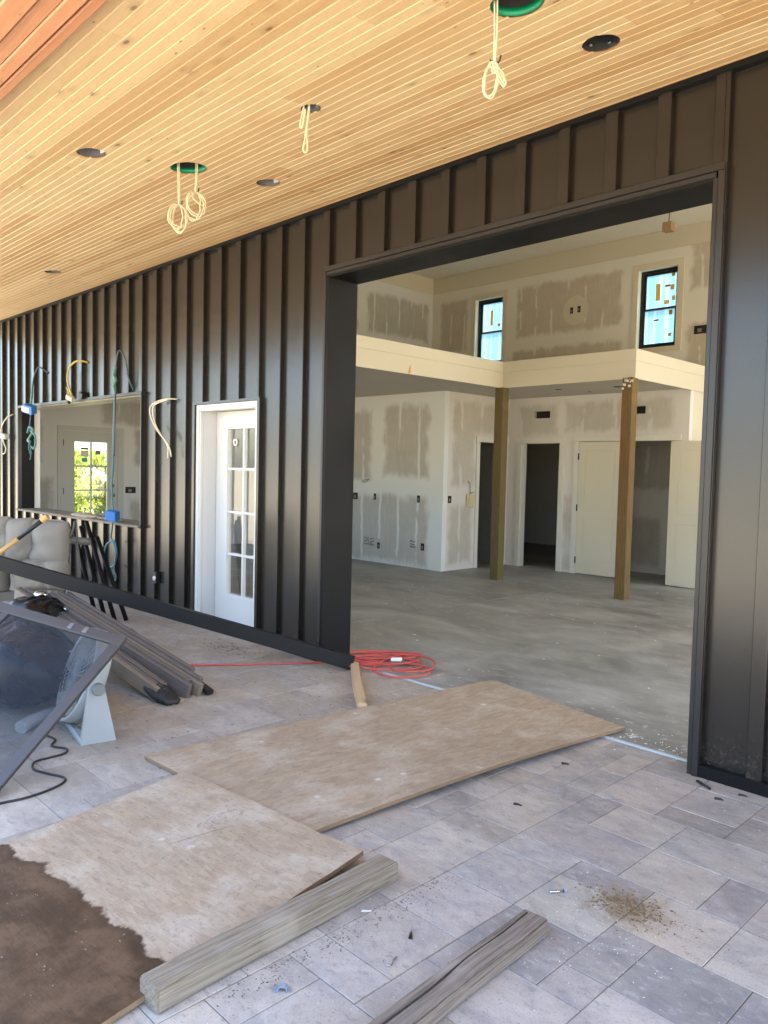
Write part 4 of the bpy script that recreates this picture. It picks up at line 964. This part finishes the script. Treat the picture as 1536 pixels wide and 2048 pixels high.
b = MB(); b.quad(ms @ Vector((rw-.004,rw-.004,.002)), ms @ Vector((Wd-rw,rw-.004,.002)), ms @ Vector((Wd-rw,Ht-rw,.002)), ms @ Vector((rw-.004,Ht-rw,.002))); b.build('mesh', MESHMAT, scr)
for x in (.235,.335):
    b = MB(); b.box((x,.012,-.018), (x+.03,.05,.018), ms, .003); b.tube([ms @ Vector((x-.015,.03,-.02)), ms @ Vector((x+.045,.03,-.02))], .006, 8, 1); b.build('hinge', CANMETAL, scr)
b = MB(); b.tube([ms @ Vector((.80,rw+.02,-.02)), ms @ Vector((.81,.03,-.016)), ms @ Vector((.79,-.006,-.008))], .006, 6, 3); b.build('zip_tie', PAPER, scr)

# bundles of folded frame panels
def bundle(p, q, layers, label, w_=.10, end=None):
    t = thing('folded_panels', label, 'panels', (q[0],q[1],0), 'leaning stacks of folded frame panels')
    p, q = Vector(p), Vector(q); m = frame(p, q, (0,0,1)); L = (q-p).length; z = 0
    tot = sum(l[0] for l in layers)+.004*(len(layers)-1); y = -tot/2
    for i, (th, dl, dr, dw, mat) in enumerate(layers):
        b = MB(); b.box((dl,y,dw), (L+dr,y+th,dw+w_), m, .004); b.box((dl+.03,y+th*.42,dw+w_-.001), (L+dr-.03,y+th*.58,dw+w_+.0025), m)
        b.box((dl+.03,y-.0025,dw+w_*.30), (L+dr-.03,y+.001,dw+w_*.36), m); b.box((dl+.03,y-.0025,dw+w_*.66), (L+dr-.03,y+.001,dw+w_*.72), m)
        b.build('panel', mat, t); y += th+.004
    return t, m, L
LIGHTEND = plain('light_brown_profile', (.20,.16,.115), .6, var=.22, scale=9)
t, m, L = bundle((-6.16,-1.76,.455), (-4.47,-1.47,-.005), [(.032,0,-.02,.006,LIGHTEND), (.034,-.03,.0,0,DARKPANEL), (.034,.0,-.05,.008,DARKPANEL)], 'lower stack of brown folded frame panels with a black hinge plate', .095)
b = MB(); b.box((.20,-.066,.012), (.46,-.0565,.088), m, .004); b.build('hinge_plate', BLACK, t)
b = MB(); b.sell((L-.03,0,.05), (.13,.07,.055), .8, 30, 18, m, lambda p: p*(.9+.2*abs(math.sin(p.x*60+p.y*45))*math.cos(p.z*70)+.12*abs(math.sin(p.y*110)))); b.build('rag', RUBBER, t)
t, m, L = bundle((-5.98,-1.60,.43), (-4.48,-1.24,-.005), [(.034,0,.02,0,DARKPANEL), (.034,.02,-.03,.008,DARKPANEL), (.032,-.02,.05,.0,LIGHTEND), (.034,.02,.0,.012,DARKPANEL), (.030,.08,-.12,.022,DARKPANEL)], 'upper stack of brown folded frame panels with chrome hinges', .105)
for x in (.20,.29):
    b = MB(); b.box((x,-.105,.06), (x+.035,-.096,.106), m, .004); b.tube([m @ Vector((x-.005,-.106,.107)), m @ Vector((x+.04,-.106,.107))], .009, 8, 1); b.build('hinge', STEEL, t)
b = MB(); b.box((.34,-.098,.012), (.62,-.0925,.05), m, .003); b.build('insert_strip', LIGHTEND, t)
b = MB(); b.beam((-5.3,-1.30,.30), (-4.39,-1.17,.02), .05, .03); b.solo('metal_strip', BLACK, 'black metal strip end poking out beyond the upper panel stack', 'metal strip')
# drum fan
fan = thing('drum_fan', 'pale grey drum fan standing behind the mesh screen', 'fan', (-4.32,-2.06,0))
L1, L2 = Vector((-4.035,-2.10,0)), Vector((-4.62,-1.985,0)); ax = (L2-L1).normalized(); pv = Vector((0,0,.30)); cen = (L1+L2)/2+pv
fn = Vector((ax.y,-ax.x,0)).normalized(); fn = fn if fn.y < 0 else -fn
fdv = (fn*.93 + Vector((0,0,.36))).normalized()
mf = axes(cen, ax, fdv.cross(ax)); 
if (mf.to_3x3() @ Vector((0,0,1))).dot(fdv) < 0: mf = axes(cen, ax, ax.cross(fdv))
b = MB(); b.lathe([(.252,.046),(.262,.052),(.270,.044),(.271,-.038),(.262,-.048),(.252,-.044),(.256,-.03),(.256,.04),(.252,.046)], mf, 44); b.build('shroud', FANGREY, fan)
b = MB()
for zz_ in (.050,-.046):
    for k_ in range(36):
        a = 2*math.pi*k_/36; b.tube([mf @ Vector((.05*math.cos(a),.05*math.sin(a),zz_+.012)), mf @ Vector((.16*math.cos(a+.12),.16*math.sin(a+.12),zz_+.010)), mf @ Vector((.248*math.cos(a+.18),.248*math.sin(a+.18),zz_))], .0018, 4, 1, False)
    for r_ in (.10,.16,.21):
        b.tube([mf @ Vector((r_*math.cos(2*math.pi*i/24),r_*math.sin(2*math.pi*i/24),zz_+.012)) for i in range(25)], .0018, 4, 1, False)
b.build('grille', FANGREY, fan)
b = MB(); b.lathe([(0,.070),(.05,.066),(.055,.05),(.055,-.10),(0,-.11)], mf, 20); b.build('motor_hub', FANDARK, fan)
for k_ in range(3):
    q = MB(); m2 = mf @ Matrix.Rotation(k_*2*math.pi/3, 4, 'Z') @ Matrix.Rotation(.45, 4, 'X')
    q.prism([(.05,-.04),(.12,-.075),(.22,-.06),(.235,.02),(.15,.06),(.05,.04)], m2, .004); q.build('blade', FANDARK, fan)
b = MB(); mb_ = axes(cen, ax, (0,0,1))
for side in (0, 1):
    o = L1 if side == 0 else L2; s_ = -1 if side == 0 else 1
    m3 = axes(o+ax*s_*.018, Vector((-ax.y, ax.x, 0)), (0,0,1))
    q = MB(); dpt = .036
    q.prism([(-.098,0),(.088,0),(.046,.30),(.030,.375),(-.01,.375),(-.036,.30)], m3, dpt); q.build('bracket', FANGREY, fan)
    c_ = MB(); mcap = axes(o+pv, Vector((0,0,1)), ax.cross(Vector((0,0,1)))); c_.lathe([(0,-.046),(.030,-.046),(.034,-.041),(.034,.041),(.030,.046),(0,.046)], mcap, 26, False); c_.build('pivot_cap', FANDARK, fan)
b = MB(); b.beam(L1+Vector((0,-.075,.022)), L2+Vector((0,-.075,.022)), .045, .036, bev=.008); b.build('base_bar', FANGREY, fan)
b = MB(); b.tube([L2+Vector((0,-.02,.03)), L2+Vector((.06,-.15,.045)), Vector((-4.49,-2.27,.045)), Vector((-4.44,-2.36,.03))], .034, 12, 4, taper=(.8,1.15)); b.build('rear_foot', FANGREY, fan)
b = MB(); b.beam(cen+mf.to_3x3() @ Vector((0,.262,-.02)), cen+mf.to_3x3() @ Vector((0,.262,.05)), .09, .03, up=mf.to_3x3() @ Vector((0,1,0)), bev=.006); b.build('carry_handle', FANDARK, fan)
b = MB(); b.tube([(-4.30,-2.27,.006),(-4.20,-2.26,.006),(-4.12,-2.31,.006),(-4.03,-2.27,.006),(-3.97,-2.30,.006),(-3.96,-2.38,.006),(-3.95,-2.46,.006),(-3.86,-2.50,.006),(-3.76,-2.47,.006),(-3.66,-2.43,.006),(-3.60,-2.46,.006),(-3.56,-2.55,.006),(-3.545,-2.66,.006),(-3.56,-2.76,.006),(-3.55,-2.95,.006)], .0055, 8, 6)
b.solo('power_cord', RUBBER, 'thin black power cord curling on the pavers in front of the fan', 'cord')
# red extension cord
rr = random.Random(4); pts = [(-6.4,-2.3,.008),(-5.9,-1.75,.008),(-5.481,-1.355,.008),(-5.183,-.943,.008),(-4.98,-.66,.008),(-4.793,-.393,.008),(-4.62,-.12,.009),(-4.50,.10,.012)]
def ring(cx, cy_, a_, b_, th, z, n=9, st=0):
    return [(cx+math.cos(th)*a_*math.cos(st+2*math.pi*i/n)-math.sin(th)*b_*math.sin(st+2*math.pi*i/n), cy_+math.sin(th)*a_*math.cos(st+2*math.pi*i/n)+math.cos(th)*b_*math.sin(st+2*math.pi*i/n), z+rr.uniform(0,.008)) for i in range(n)]
pts += ring(-4.46,.36,.25,.14,.9,.015,9,3.2) + ring(-4.36,.30,.30,.20,.7,.02,9,3.4) + ring(-4.27,.36,.26,.17,1.0,.027,9,3.0) + ring(-4.22,.22,.34,.20,.6,.03,9,3.6) + ring(-4.05,.38,.20,.27,.8,.034,9,3.4) + ring(-3.98,.22,.22,.20,.5,.022,9,3.0) + ring(-4.40,.40,.34,.12,.85,.03,9,3.3)
b = MB(); b.tube(pts, .0075, 8, 5); t = b.solo('extension_cord', REDCORD, 'red extension cord with a tangled coil at the left foot of the opening', 'cord')
b = MB(); b.beam((-4.20,.33,.045), (-4.13,.38,.05), .035, .028, bev=.006); b.build('cord_band', PAPER, t)

# garden sofa with tufted cushions
sofa = thing('outdoor_sofa', 'outdoor sofa with tufted beige cushions stacked against the siding', 'sofa', (-7.3,-1.3,0))
sx = Vector((.70,.714,0)).normalized()                 # across the picture
sn = Vector((.714,-.70,0)).normalized()                # towards the viewer
def cushion(c, half, tufts, name, lean=.12, mat=FABRIC, folds=()):
    up = (Vector((0,0,1))-sn*lean).normalized(); m = axes(c, sx, up); nu, nv = 56, 40; b = MB()
    rr = random.Random(len(name)+int(c[0]*100)); ph_ = [rr.uniform(0, 6) for _ in range(6)]
    ease = lambda t_: math.sin(t_*math.pi/2)
    for side in (1, -1):
        base = len(b.v)
        for i in range(nu+1):
            for j in range(nv+1):
                u, v = ease(-1+2*i/nu), ease(-1+2*j/nv)
                x, y = u*half[0], v*half[1]
                zz_ = half[2]*(max(0, 1-abs(u)**2.6)*max(0, 1-abs(v)**3))**.5
                for tx, ty, dpt, rad in tufts:
                    d_ = math.hypot(x-tx, y-ty); zz_ -= dpt*math.exp(-(d_/rad)**2)*(zz_/half[2]) + .25*dpt*math.exp(-d_/(rad*1.6))*abs(math.sin(4*math.atan2(y-ty, x-tx)+ph_[0]))*(zz_/half[2])
                for fx, dpt, wd in folds: zz_ -= dpt*math.exp(-((x-fx-.02*math.sin(y*9+ph_[1]))/wd)**2)*(zz_/half[2])
                zz_ += (.006*math.sin(x*23+y*11+ph_[2])+.005*math.sin(y*31-x*9+ph_[3]))*(zz_/half[2])
                k_ = 1-.07*(abs(u)**6)*(abs(v)**6)
                b.v.append(m @ Vector((x*k_+.008*math.sin(y*14+ph_[4])*abs(u), y*k_+.010*math.sin(x*11+ph_[5])*abs(v), side*zz_)))
        for i in range(nu):
            for j in range(nv):
                f = [base+i*(nv+1)+j, base+(i+1)*(nv+1)+j, base+(i+1)*(nv+1)+j+1, base+i*(nv+1)+j+1]; b.face(f if side > 0 else f[::-1], True)
    b.build(name, mat, sofa); return m
m1 = cushion((-7.0,-1.22,.80), (.185,.205,.15), [(-.13,-.03,.07,.06)], 'back_cushion', folds=[(-.14,.05,.04)])
m2 = cushion((-7.17,-1.40,.82), (.125,.20,.14), [(.09,-.05,.06,.06)], 'back_cushion')
cushion((-7.32,-1.55,.83), (.14,.19,.14), [(.05,-.02,.05,.06)], 'back_cushion')
cushion((-7.52,-1.75,.83), (.15,.19,.13), [], 'back_cushion')
cushion((-7.02,-1.27,.52), (.23,.15,.20), [(.02,.02,.06,.09)], 'seat_cushion', 0, folds=[(.06,.05,.03)])
cushion((-7.40,-1.68,.50), (.26,.15,.20), [(.0,0,.04,.08)], 'seat_cushion', 0)
b = MB(); hh = .235
b.tube([m1 @ Vector((.182*math.copysign(abs(math.cos(a))**.4, math.cos(a)), .203*math.copysign(abs(math.sin(a))**.4, math.sin(a)), .012)) for a in [2*math.pi*i/40 for i in range(41)]], .007, 6, 1, False); b.build('piping', plain('grey_piping', (.22,.21,.19), .8), sofa)
b = MB(); b.tube([(-7.9,-2.1,.62),(-7.35,-1.60,.60),(-6.98,-1.21,.70),(-6.86,-1.09,.86),(-6.85,-1.05,1.0)], .012, 8, 6); b.tube([(-6.86,-1.09,.80),(-6.88,-1.12,.45),(-6.93,-1.18,.02)], .014, 8, 4); b.tube([(-7.35,-1.62,.58),(-7.3,-1.6,.3),(-7.28,-1.58,.02)], .014, 8, 4); b.tube([(-6.85,-1.04,.98),(-6.84,-1.02,.7),(-6.82,-1.0,.55)], .010, 8, 4); b.build('frame', plain('olive_frame_tube', (.05,.055,.045), .45), sofa)
b = MB(); b.box((-8.0,-2.1,.28), (-7.2,-1.45,.36)); b.build('seat_base', plain('sofa_base', (.2,.18,.15), .8), sofa)
# clear plastic hardware bag on the sofa
b = MB(); b.sell((-6.92,-1.60,.655), (.09,.07,.035), .9, 16, 10, None, lambda p: p*(1+.25*math.sin(p.x*70)*math.cos(p.y*80))); b.solo('hardware_bag', plain('clear_bag', (.55,.56,.57), .15, 0, .2, 60), 'small shiny plastic bag wedged between the sofa cushions', 'bag')
b = MB(); b.sell((-7.05,-1.86,.70), (.22,.10,.02), .8, 16, 8); b.solo('paper_bundle', PAPER, 'grey and white papers tucked behind the black bar on the sofa', 'papers')
# tool with a yellow handle
t = thing('long_tool', 'yellow handled tool with a black grip lying across the cushions', 'tool', (-6.75,-1.54,.85))
p, q = Vector((-7.03,-1.86,.56)), Vector((-6.61,-1.38,1.065)); L_ = lambda f: p+(q-p)*f
b = MB(); b.tube([L_(0), L_(.62)], .021, 10, 1); b.build('handle', HANDLE, t)
b = MB(); b.tube([L_(.615), L_(.93)], .019, 10, 1); b.build('grip', BLACK, t)
b = MB(); b.tube([L_(.925), L_(.96), L_(1.0)], .028, 12, 3); b.build('end_knob', HANDLE, t)
# grey pipe and dark tubes
b = MB(); p, q = Vector((-7.55,-1.35,.83)), Vector((-7.03,-.835,.79)); mp = axes(p, Vector((0,0,1)), (q-p).cross(Vector((0,0,1))));
d_ = (q-p).normalized(); e1 = d_.orthogonal().normalized(); mp = Matrix((e1, d_.cross(e1), d_)).transposed().to_4x4(); mp.translation = p; L = (q-p).length
b.lathe([(.034,0),(.034,L),(.024,L),(.024,L-.2),(0,L-.2)], mp, 20); t = b.solo('grey_pipe', PIPEGREY, 'grey hollow pipe sticking out behind the sofa arm', 'pipe')
for i, (a, c) in enumerate((((-7.42,-.70,.95),(-7.05,-.58,.02)), ((-7.50,-.72,.90),(-7.17,-.62,.02)), ((-7.58,-.75,.85),(-7.28,-.66,.02)), ((-7.36,-.62,.80),(-6.97,-.50,.02)))):
    b = MB(); b.tube([a, c], .021, 10, 1); b.solo('black_tube', JAMB, ('steepest of the black tubes leaning behind the sofa', 'second black tube leaning beside the steepest one', 'black tube hidden deepest behind the sofa', 'black tube leaning nearest the siding')[i], 'tube', 'black tubes leaning behind the sofa')
# black rubbish bag
b = MB(); rr = random.Random(8)
def crump(p):
    n_ = abs(math.sin(p.x*17+p.y*9))*math.cos(p.z*19+p.y*17)+.7*abs(math.sin(p.x*37+p.z*31+p.y*15))+.5*abs(math.sin(p.y*51+p.x*43))
    return p*(.93+.085*n_)
b.sell((-5.15,-2.15,.25), (.62,.30,.25), .85, 60, 36, axes((0,0,0), (1,0,0), (0,1,0)), lambda p: p+(crump(p)-p)*.35); b.sell((-5.85,-1.75,.36), (.28,.20,.17), .85, 40, 26, None, crump)
b.solo('rubbish_bag', BAGMAT, 'crumpled shiny black rubbish bag behind the mesh screen', 'bag', base=(-5.2,-2.1,0))
b = MB(); b.sell((-5.93,-1.69,.52), (.05,.05,.03), .8, 14, 10, None, crump); b.solo('foil_scrap', STEEL, 'crumpled foil scrap on top of the black rubbish bag', 'scrap')
# things on the serving sill
b = MB()
b.sell((-9.1,.02,.89), (.32,.09,.035), .9, 30, 14, None, lambda p: p*(1+.12*math.sin(p.x*31)*math.cos(p.y*50))); b.solo('sand_heap', plain('dry_mud', (.34,.28,.2), .95, var=.25, scale=40), 'small tan heap of dry mud on the serving window sill', 'heap')
b = MB(); b.beam((-8.75,.02,.888), (-8.2,.05,.888), .05, .022, bev=.004); b.solo('wood_offcut', TANWOOD, 'thin wood offcut lying on the serving window sill', 'offcut')

# ================================================================== SMALL LITTER
t = thing('hex_bolt', 'steel hex head bolt lying on the pavers', 'bolt', (-1.484,-1.512,0))
p, q = Vector((-1.503,-1.545,.006)), Vector((-1.472,-1.498,.006)); b = MB(); b.tube([p, q], .0042, 10, 1); b.build('shank', STEEL, t)
b = MB(); b.lathe([(0,0),(.0095,0),(.0095,.007),(0,.007)], axes(q, (0,0,1), (q-p).cross(Vector((0,0,1)))), 6, False); b.build('head', CLIPMAT, t)
t = thing('conduit_clip', 'grey plastic conduit clip lying near the tan timber', 'clip', (-1.73,-2.551,0))
b = MB(); dxx = Vector((.72,.69,0)).normalized(); m = frame(Vector((-1.742,-2.563,.0)), Vector((-1.742,-2.563,.0))+dxx, (0,0,1))
pr_ = [(-.024,0),(-.011,0),(-.011,.008),(-.006,.012),(.006,.012),(.011,.008),(.011,0),(.024,0),(.024,.003),(.014,.003),(.014,.010),(.008,.0155),(-.008,.0155),(-.014,.010),(-.014,.003),(-.024,.003)]
mc = Matrix((m.col[0].xyz, m.col[2].xyz, -m.col[1].xyz)).transposed().to_4x4(); mc.translation = m.translation+Vector((0,0,.001))
b.prism(pr_, mc, .020); b.build('strap', CLIPMAT, t)
b = MB(); b.prism([(0,0),(.034,.003),(.036,.009),(.002,.008)], axes((-1.875,-2.13,.001), (.72,.69,0), (-.69,.72,0)), .002); b.solo('paper_strip', PAPER, 'torn white paper strip near the end of the tan timber', 'paper')
b = MB(); b.prism([(0,0),(.014,-.004),(.010,.045)], axes((-1.66,-2.12,.001), (.72,.69,0), (-.69,.72,0)), .003); b.solo('metal_shard', BLACK, 'black triangular metal shard pointing at the soaked sheet', 'shard')
b = MB(); b.tube([(-1.63,-2.262,.003),(-1.608,-2.268,.003),(-1.60,-2.256,.003),(-1.612,-2.236,.003),(-1.618,-2.215,.003)], .0018, 6, 4); b.solo('wire_hook', STEEL, 'bent bright wire hook beside the grey split timber', 'hook')
b = MB(); b.tube([(-1.585,-.115,.007),(-1.50,-.165,.007)], .0065, 8, 1); b.solo('black_pin', BLACK, 'black metal pin lying beside the right jamb base', 'pin')
for i, (x, y, lab) in enumerate(((-2.02,-1.02,'black screw with a white chip on a pale paver'), (-1.42,-.25,'black tar crumb nearest the right jamb base'), (-1.36,-.12,'black crumb touching the base trim'), (-2.15,-.42,'black screw near the sheet end by the threshold'), (-2.35,.0,'black curled scrap beside the threshold strip'))):
    b = MB(); b.tube([(x-.02,y-.006,.005),(x,y+.004,.006),(x+.018,y+.002,.005)], .005, 7, 3, taper=(1.3,.5)); b.solo('black_scrap', BLACK, lab, 'scrap', 'small black scraps on the pavers')
b = MB(); b.prism([(0,0),(.03,.006),(.028,.022),(-.002,.018)], axes((-4.10,-1.33,.001), (1,0,0), (0,1,0)), .003); b.solo('metal_offcut', CLIPMAT, 'small grey metal offcut on the dusty pavers beside the panel stacks', 'offcut')
# crumbs, chips and twigs (uncountable)
def litter(name, mat, n, fn, smin, smax, seed, flat=.5):
    rr = random.Random(seed); b = MB()
    for _ in range(n):
        x, y, z = fn(rr); s_ = rr.uniform(smin, smax); a = rr.uniform(0, 6.3); l = rr.uniform(1, 2.2)
        m = Matrix.Translation((x,y,z+s_*flat*.5)) @ Matrix.Rotation(a, 4, 'Z') @ Matrix.Rotation(rr.uniform(-.3,.3), 4, 'X')
        P = [(-s_*l,0,-s_*flat*.4), (0,-s_*.7,-s_*flat*.4), (s_*l*.8,s_*.1,-s_*flat*.4), (.1*s_,s_*.8,-s_*flat*.4), (0,0,s_*flat)]
        k0 = len(b.v); b.v += [m @ Vector(p_) for p_ in P]
        for f in ((0,1,4),(1,2,4),(2,3,4),(3,0,4),(3,2,1,0)): b.face([k0+i for i in f])
    return stuff(b.build(name, mat))
litter('white_crumbs', PAPER, 300, lambda r: (r.uniform(-2.1,-.55), r.uniform(-2.9,-.1), .0), .0008, .0023, 1)
litter('white_crumbs', PAPER, 90, lambda r: (r.gauss(-1.25,.14), r.gauss(-1.62,.14), .0), .001, .0028, 2)
litter('white_crumbs', PAPER, 160, lambda r: (r.uniform(-3.2,-1.75), r.gauss(.22,.09), .009), .002, .006, 3)
litter('plaster_crumbs', PAPER, 170, lambda r: (r.uniform(-8.5,-1.9), r.uniform(.4,6.2), .008), .003, .011, 12, .3)
litter('plaster_crumbs', TAN, 90, lambda r: (r.uniform(-7.5,-1.9), r.uniform(.4,5.5), .008), .002, .008, 13, .3)
litter('dirt_crumbs', SAND, 500, lambda r: (r.uniform(-2.2,-.6), r.uniform(-2.9,-.1), .0), .0010, .0026, 4)
litter('brown_twigs', plain('dry_needle', (.20,.14,.06), .9), 160, lambda r: (r.gauss(-1.22,.22), r.gauss(-1.38,.14), .001), .001, .0035, 15, .25)
litter('brown_twigs', plain('dry_needle_dark', (.16,.11,.05), .9), 420, lambda r: (r.gauss(-1.27,.075), r.gauss(-1.41,.05), .001), .002, .0055, 5, .25)
litter('dirt_crumbs', plain('dark_dirt', (.07,.06,.045), .95), 380, lambda r: (r.uniform(-6.2,-3.3), r.uniform(-2.2,-.1), .0), .002, .006, 6)
litter('wood_chips', plain('pale_chip', (.45,.38,.27), .9), 300, lambda r: (r.uniform(-5.6,-2.3), r.uniform(-2.3,.05), .0), .002, .007, 7, .3)
litter('dirt_crumbs', plain('wet_grit', (.30,.26,.2), .8), 260, lambda r: (r.uniform(-3.05,-2.15), r.uniform(-3.2,-2.25), .034-.012*r.random()), .0012, .0035, 8)
litter('dry_leaves', plain('dry_leaf_bits', (.12,.10,.08), .9), 120, lambda r: (r.gauss(-5.45,.18), r.gauss(-.32,.07), .0), .004, .014, 9, .2)
litter('dirt_crumbs', SAND, 300, lambda r: (r.gauss(-1.84,.03)+.05*r.random(), r.uniform(-2.75,-1.7), .0), .0015, .004, 10)

# ================================================================== SHRUBS BEYOND THE BACK DOOR
def shrub(cx, cy_, rx, ry, h, n, seed, label):
    rr = random.Random(seed); t = thing('shrub', label, 'shrub', (cx,cy_,-.09), 'sunlit shrubs outside the back door')
    b = MB()
    for i in range(7):
        a = rr.uniform(0, 6.3); b.tube([(cx,cy_,-.1), (cx+rx*.3*math.cos(a),cy_+ry*.3*math.sin(a),h*.4), (cx+rx*.7*math.cos(a),cy_+ry*.7*math.sin(a),h*rr.uniform(.7,.95))], .02, 5, 2, taper=(1,.3))
    b.build('stem', plain('shrub_stem', (.09,.06,.04), .9), t)
    b = MB(); clumps = [(rr.gauss(0,.5), rr.gauss(0,.5), rr.uniform(.12,1)) for _ in range(38)]
    for _ in range(n):
        c = rr.choice(clumps); p = Vector((cx+rx*(c[0]+rr.gauss(0,.15)), cy_+ry*(c[1]+rr.gauss(0,.15)), h*min(1.06, c[2]+rr.gauss(0,.07))-.05))
        s_ = rr.uniform(.05,.09); q = Quaternion((rr.gauss(0,1),rr.gauss(0,1),rr.gauss(0,1),rr.gauss(0,1))).normalized()
        b.poly([p+q @ Vector(v_)*s_ for v_ in ((-1,0,0),(-.2,-.45,.1),(1,0,0),(-.2,.45,.1))])
    b.build('crown', LEAF, t)
shrub(-17.2, 2.7, 1.3, 1.2, 1.72, 6500, 1, 'bright green shrub filling the middle of the back door panes')
shrub(-17.0, 4.4, 1.2, 1.2, 1.62, 5500, 2, 'bright green shrub at the right side of the back door panes')
shrub(-17.6, 1.1, 1.2, 1.2, 1.68, 5500, 3, 'bright green shrub at the left side of the back door panes')
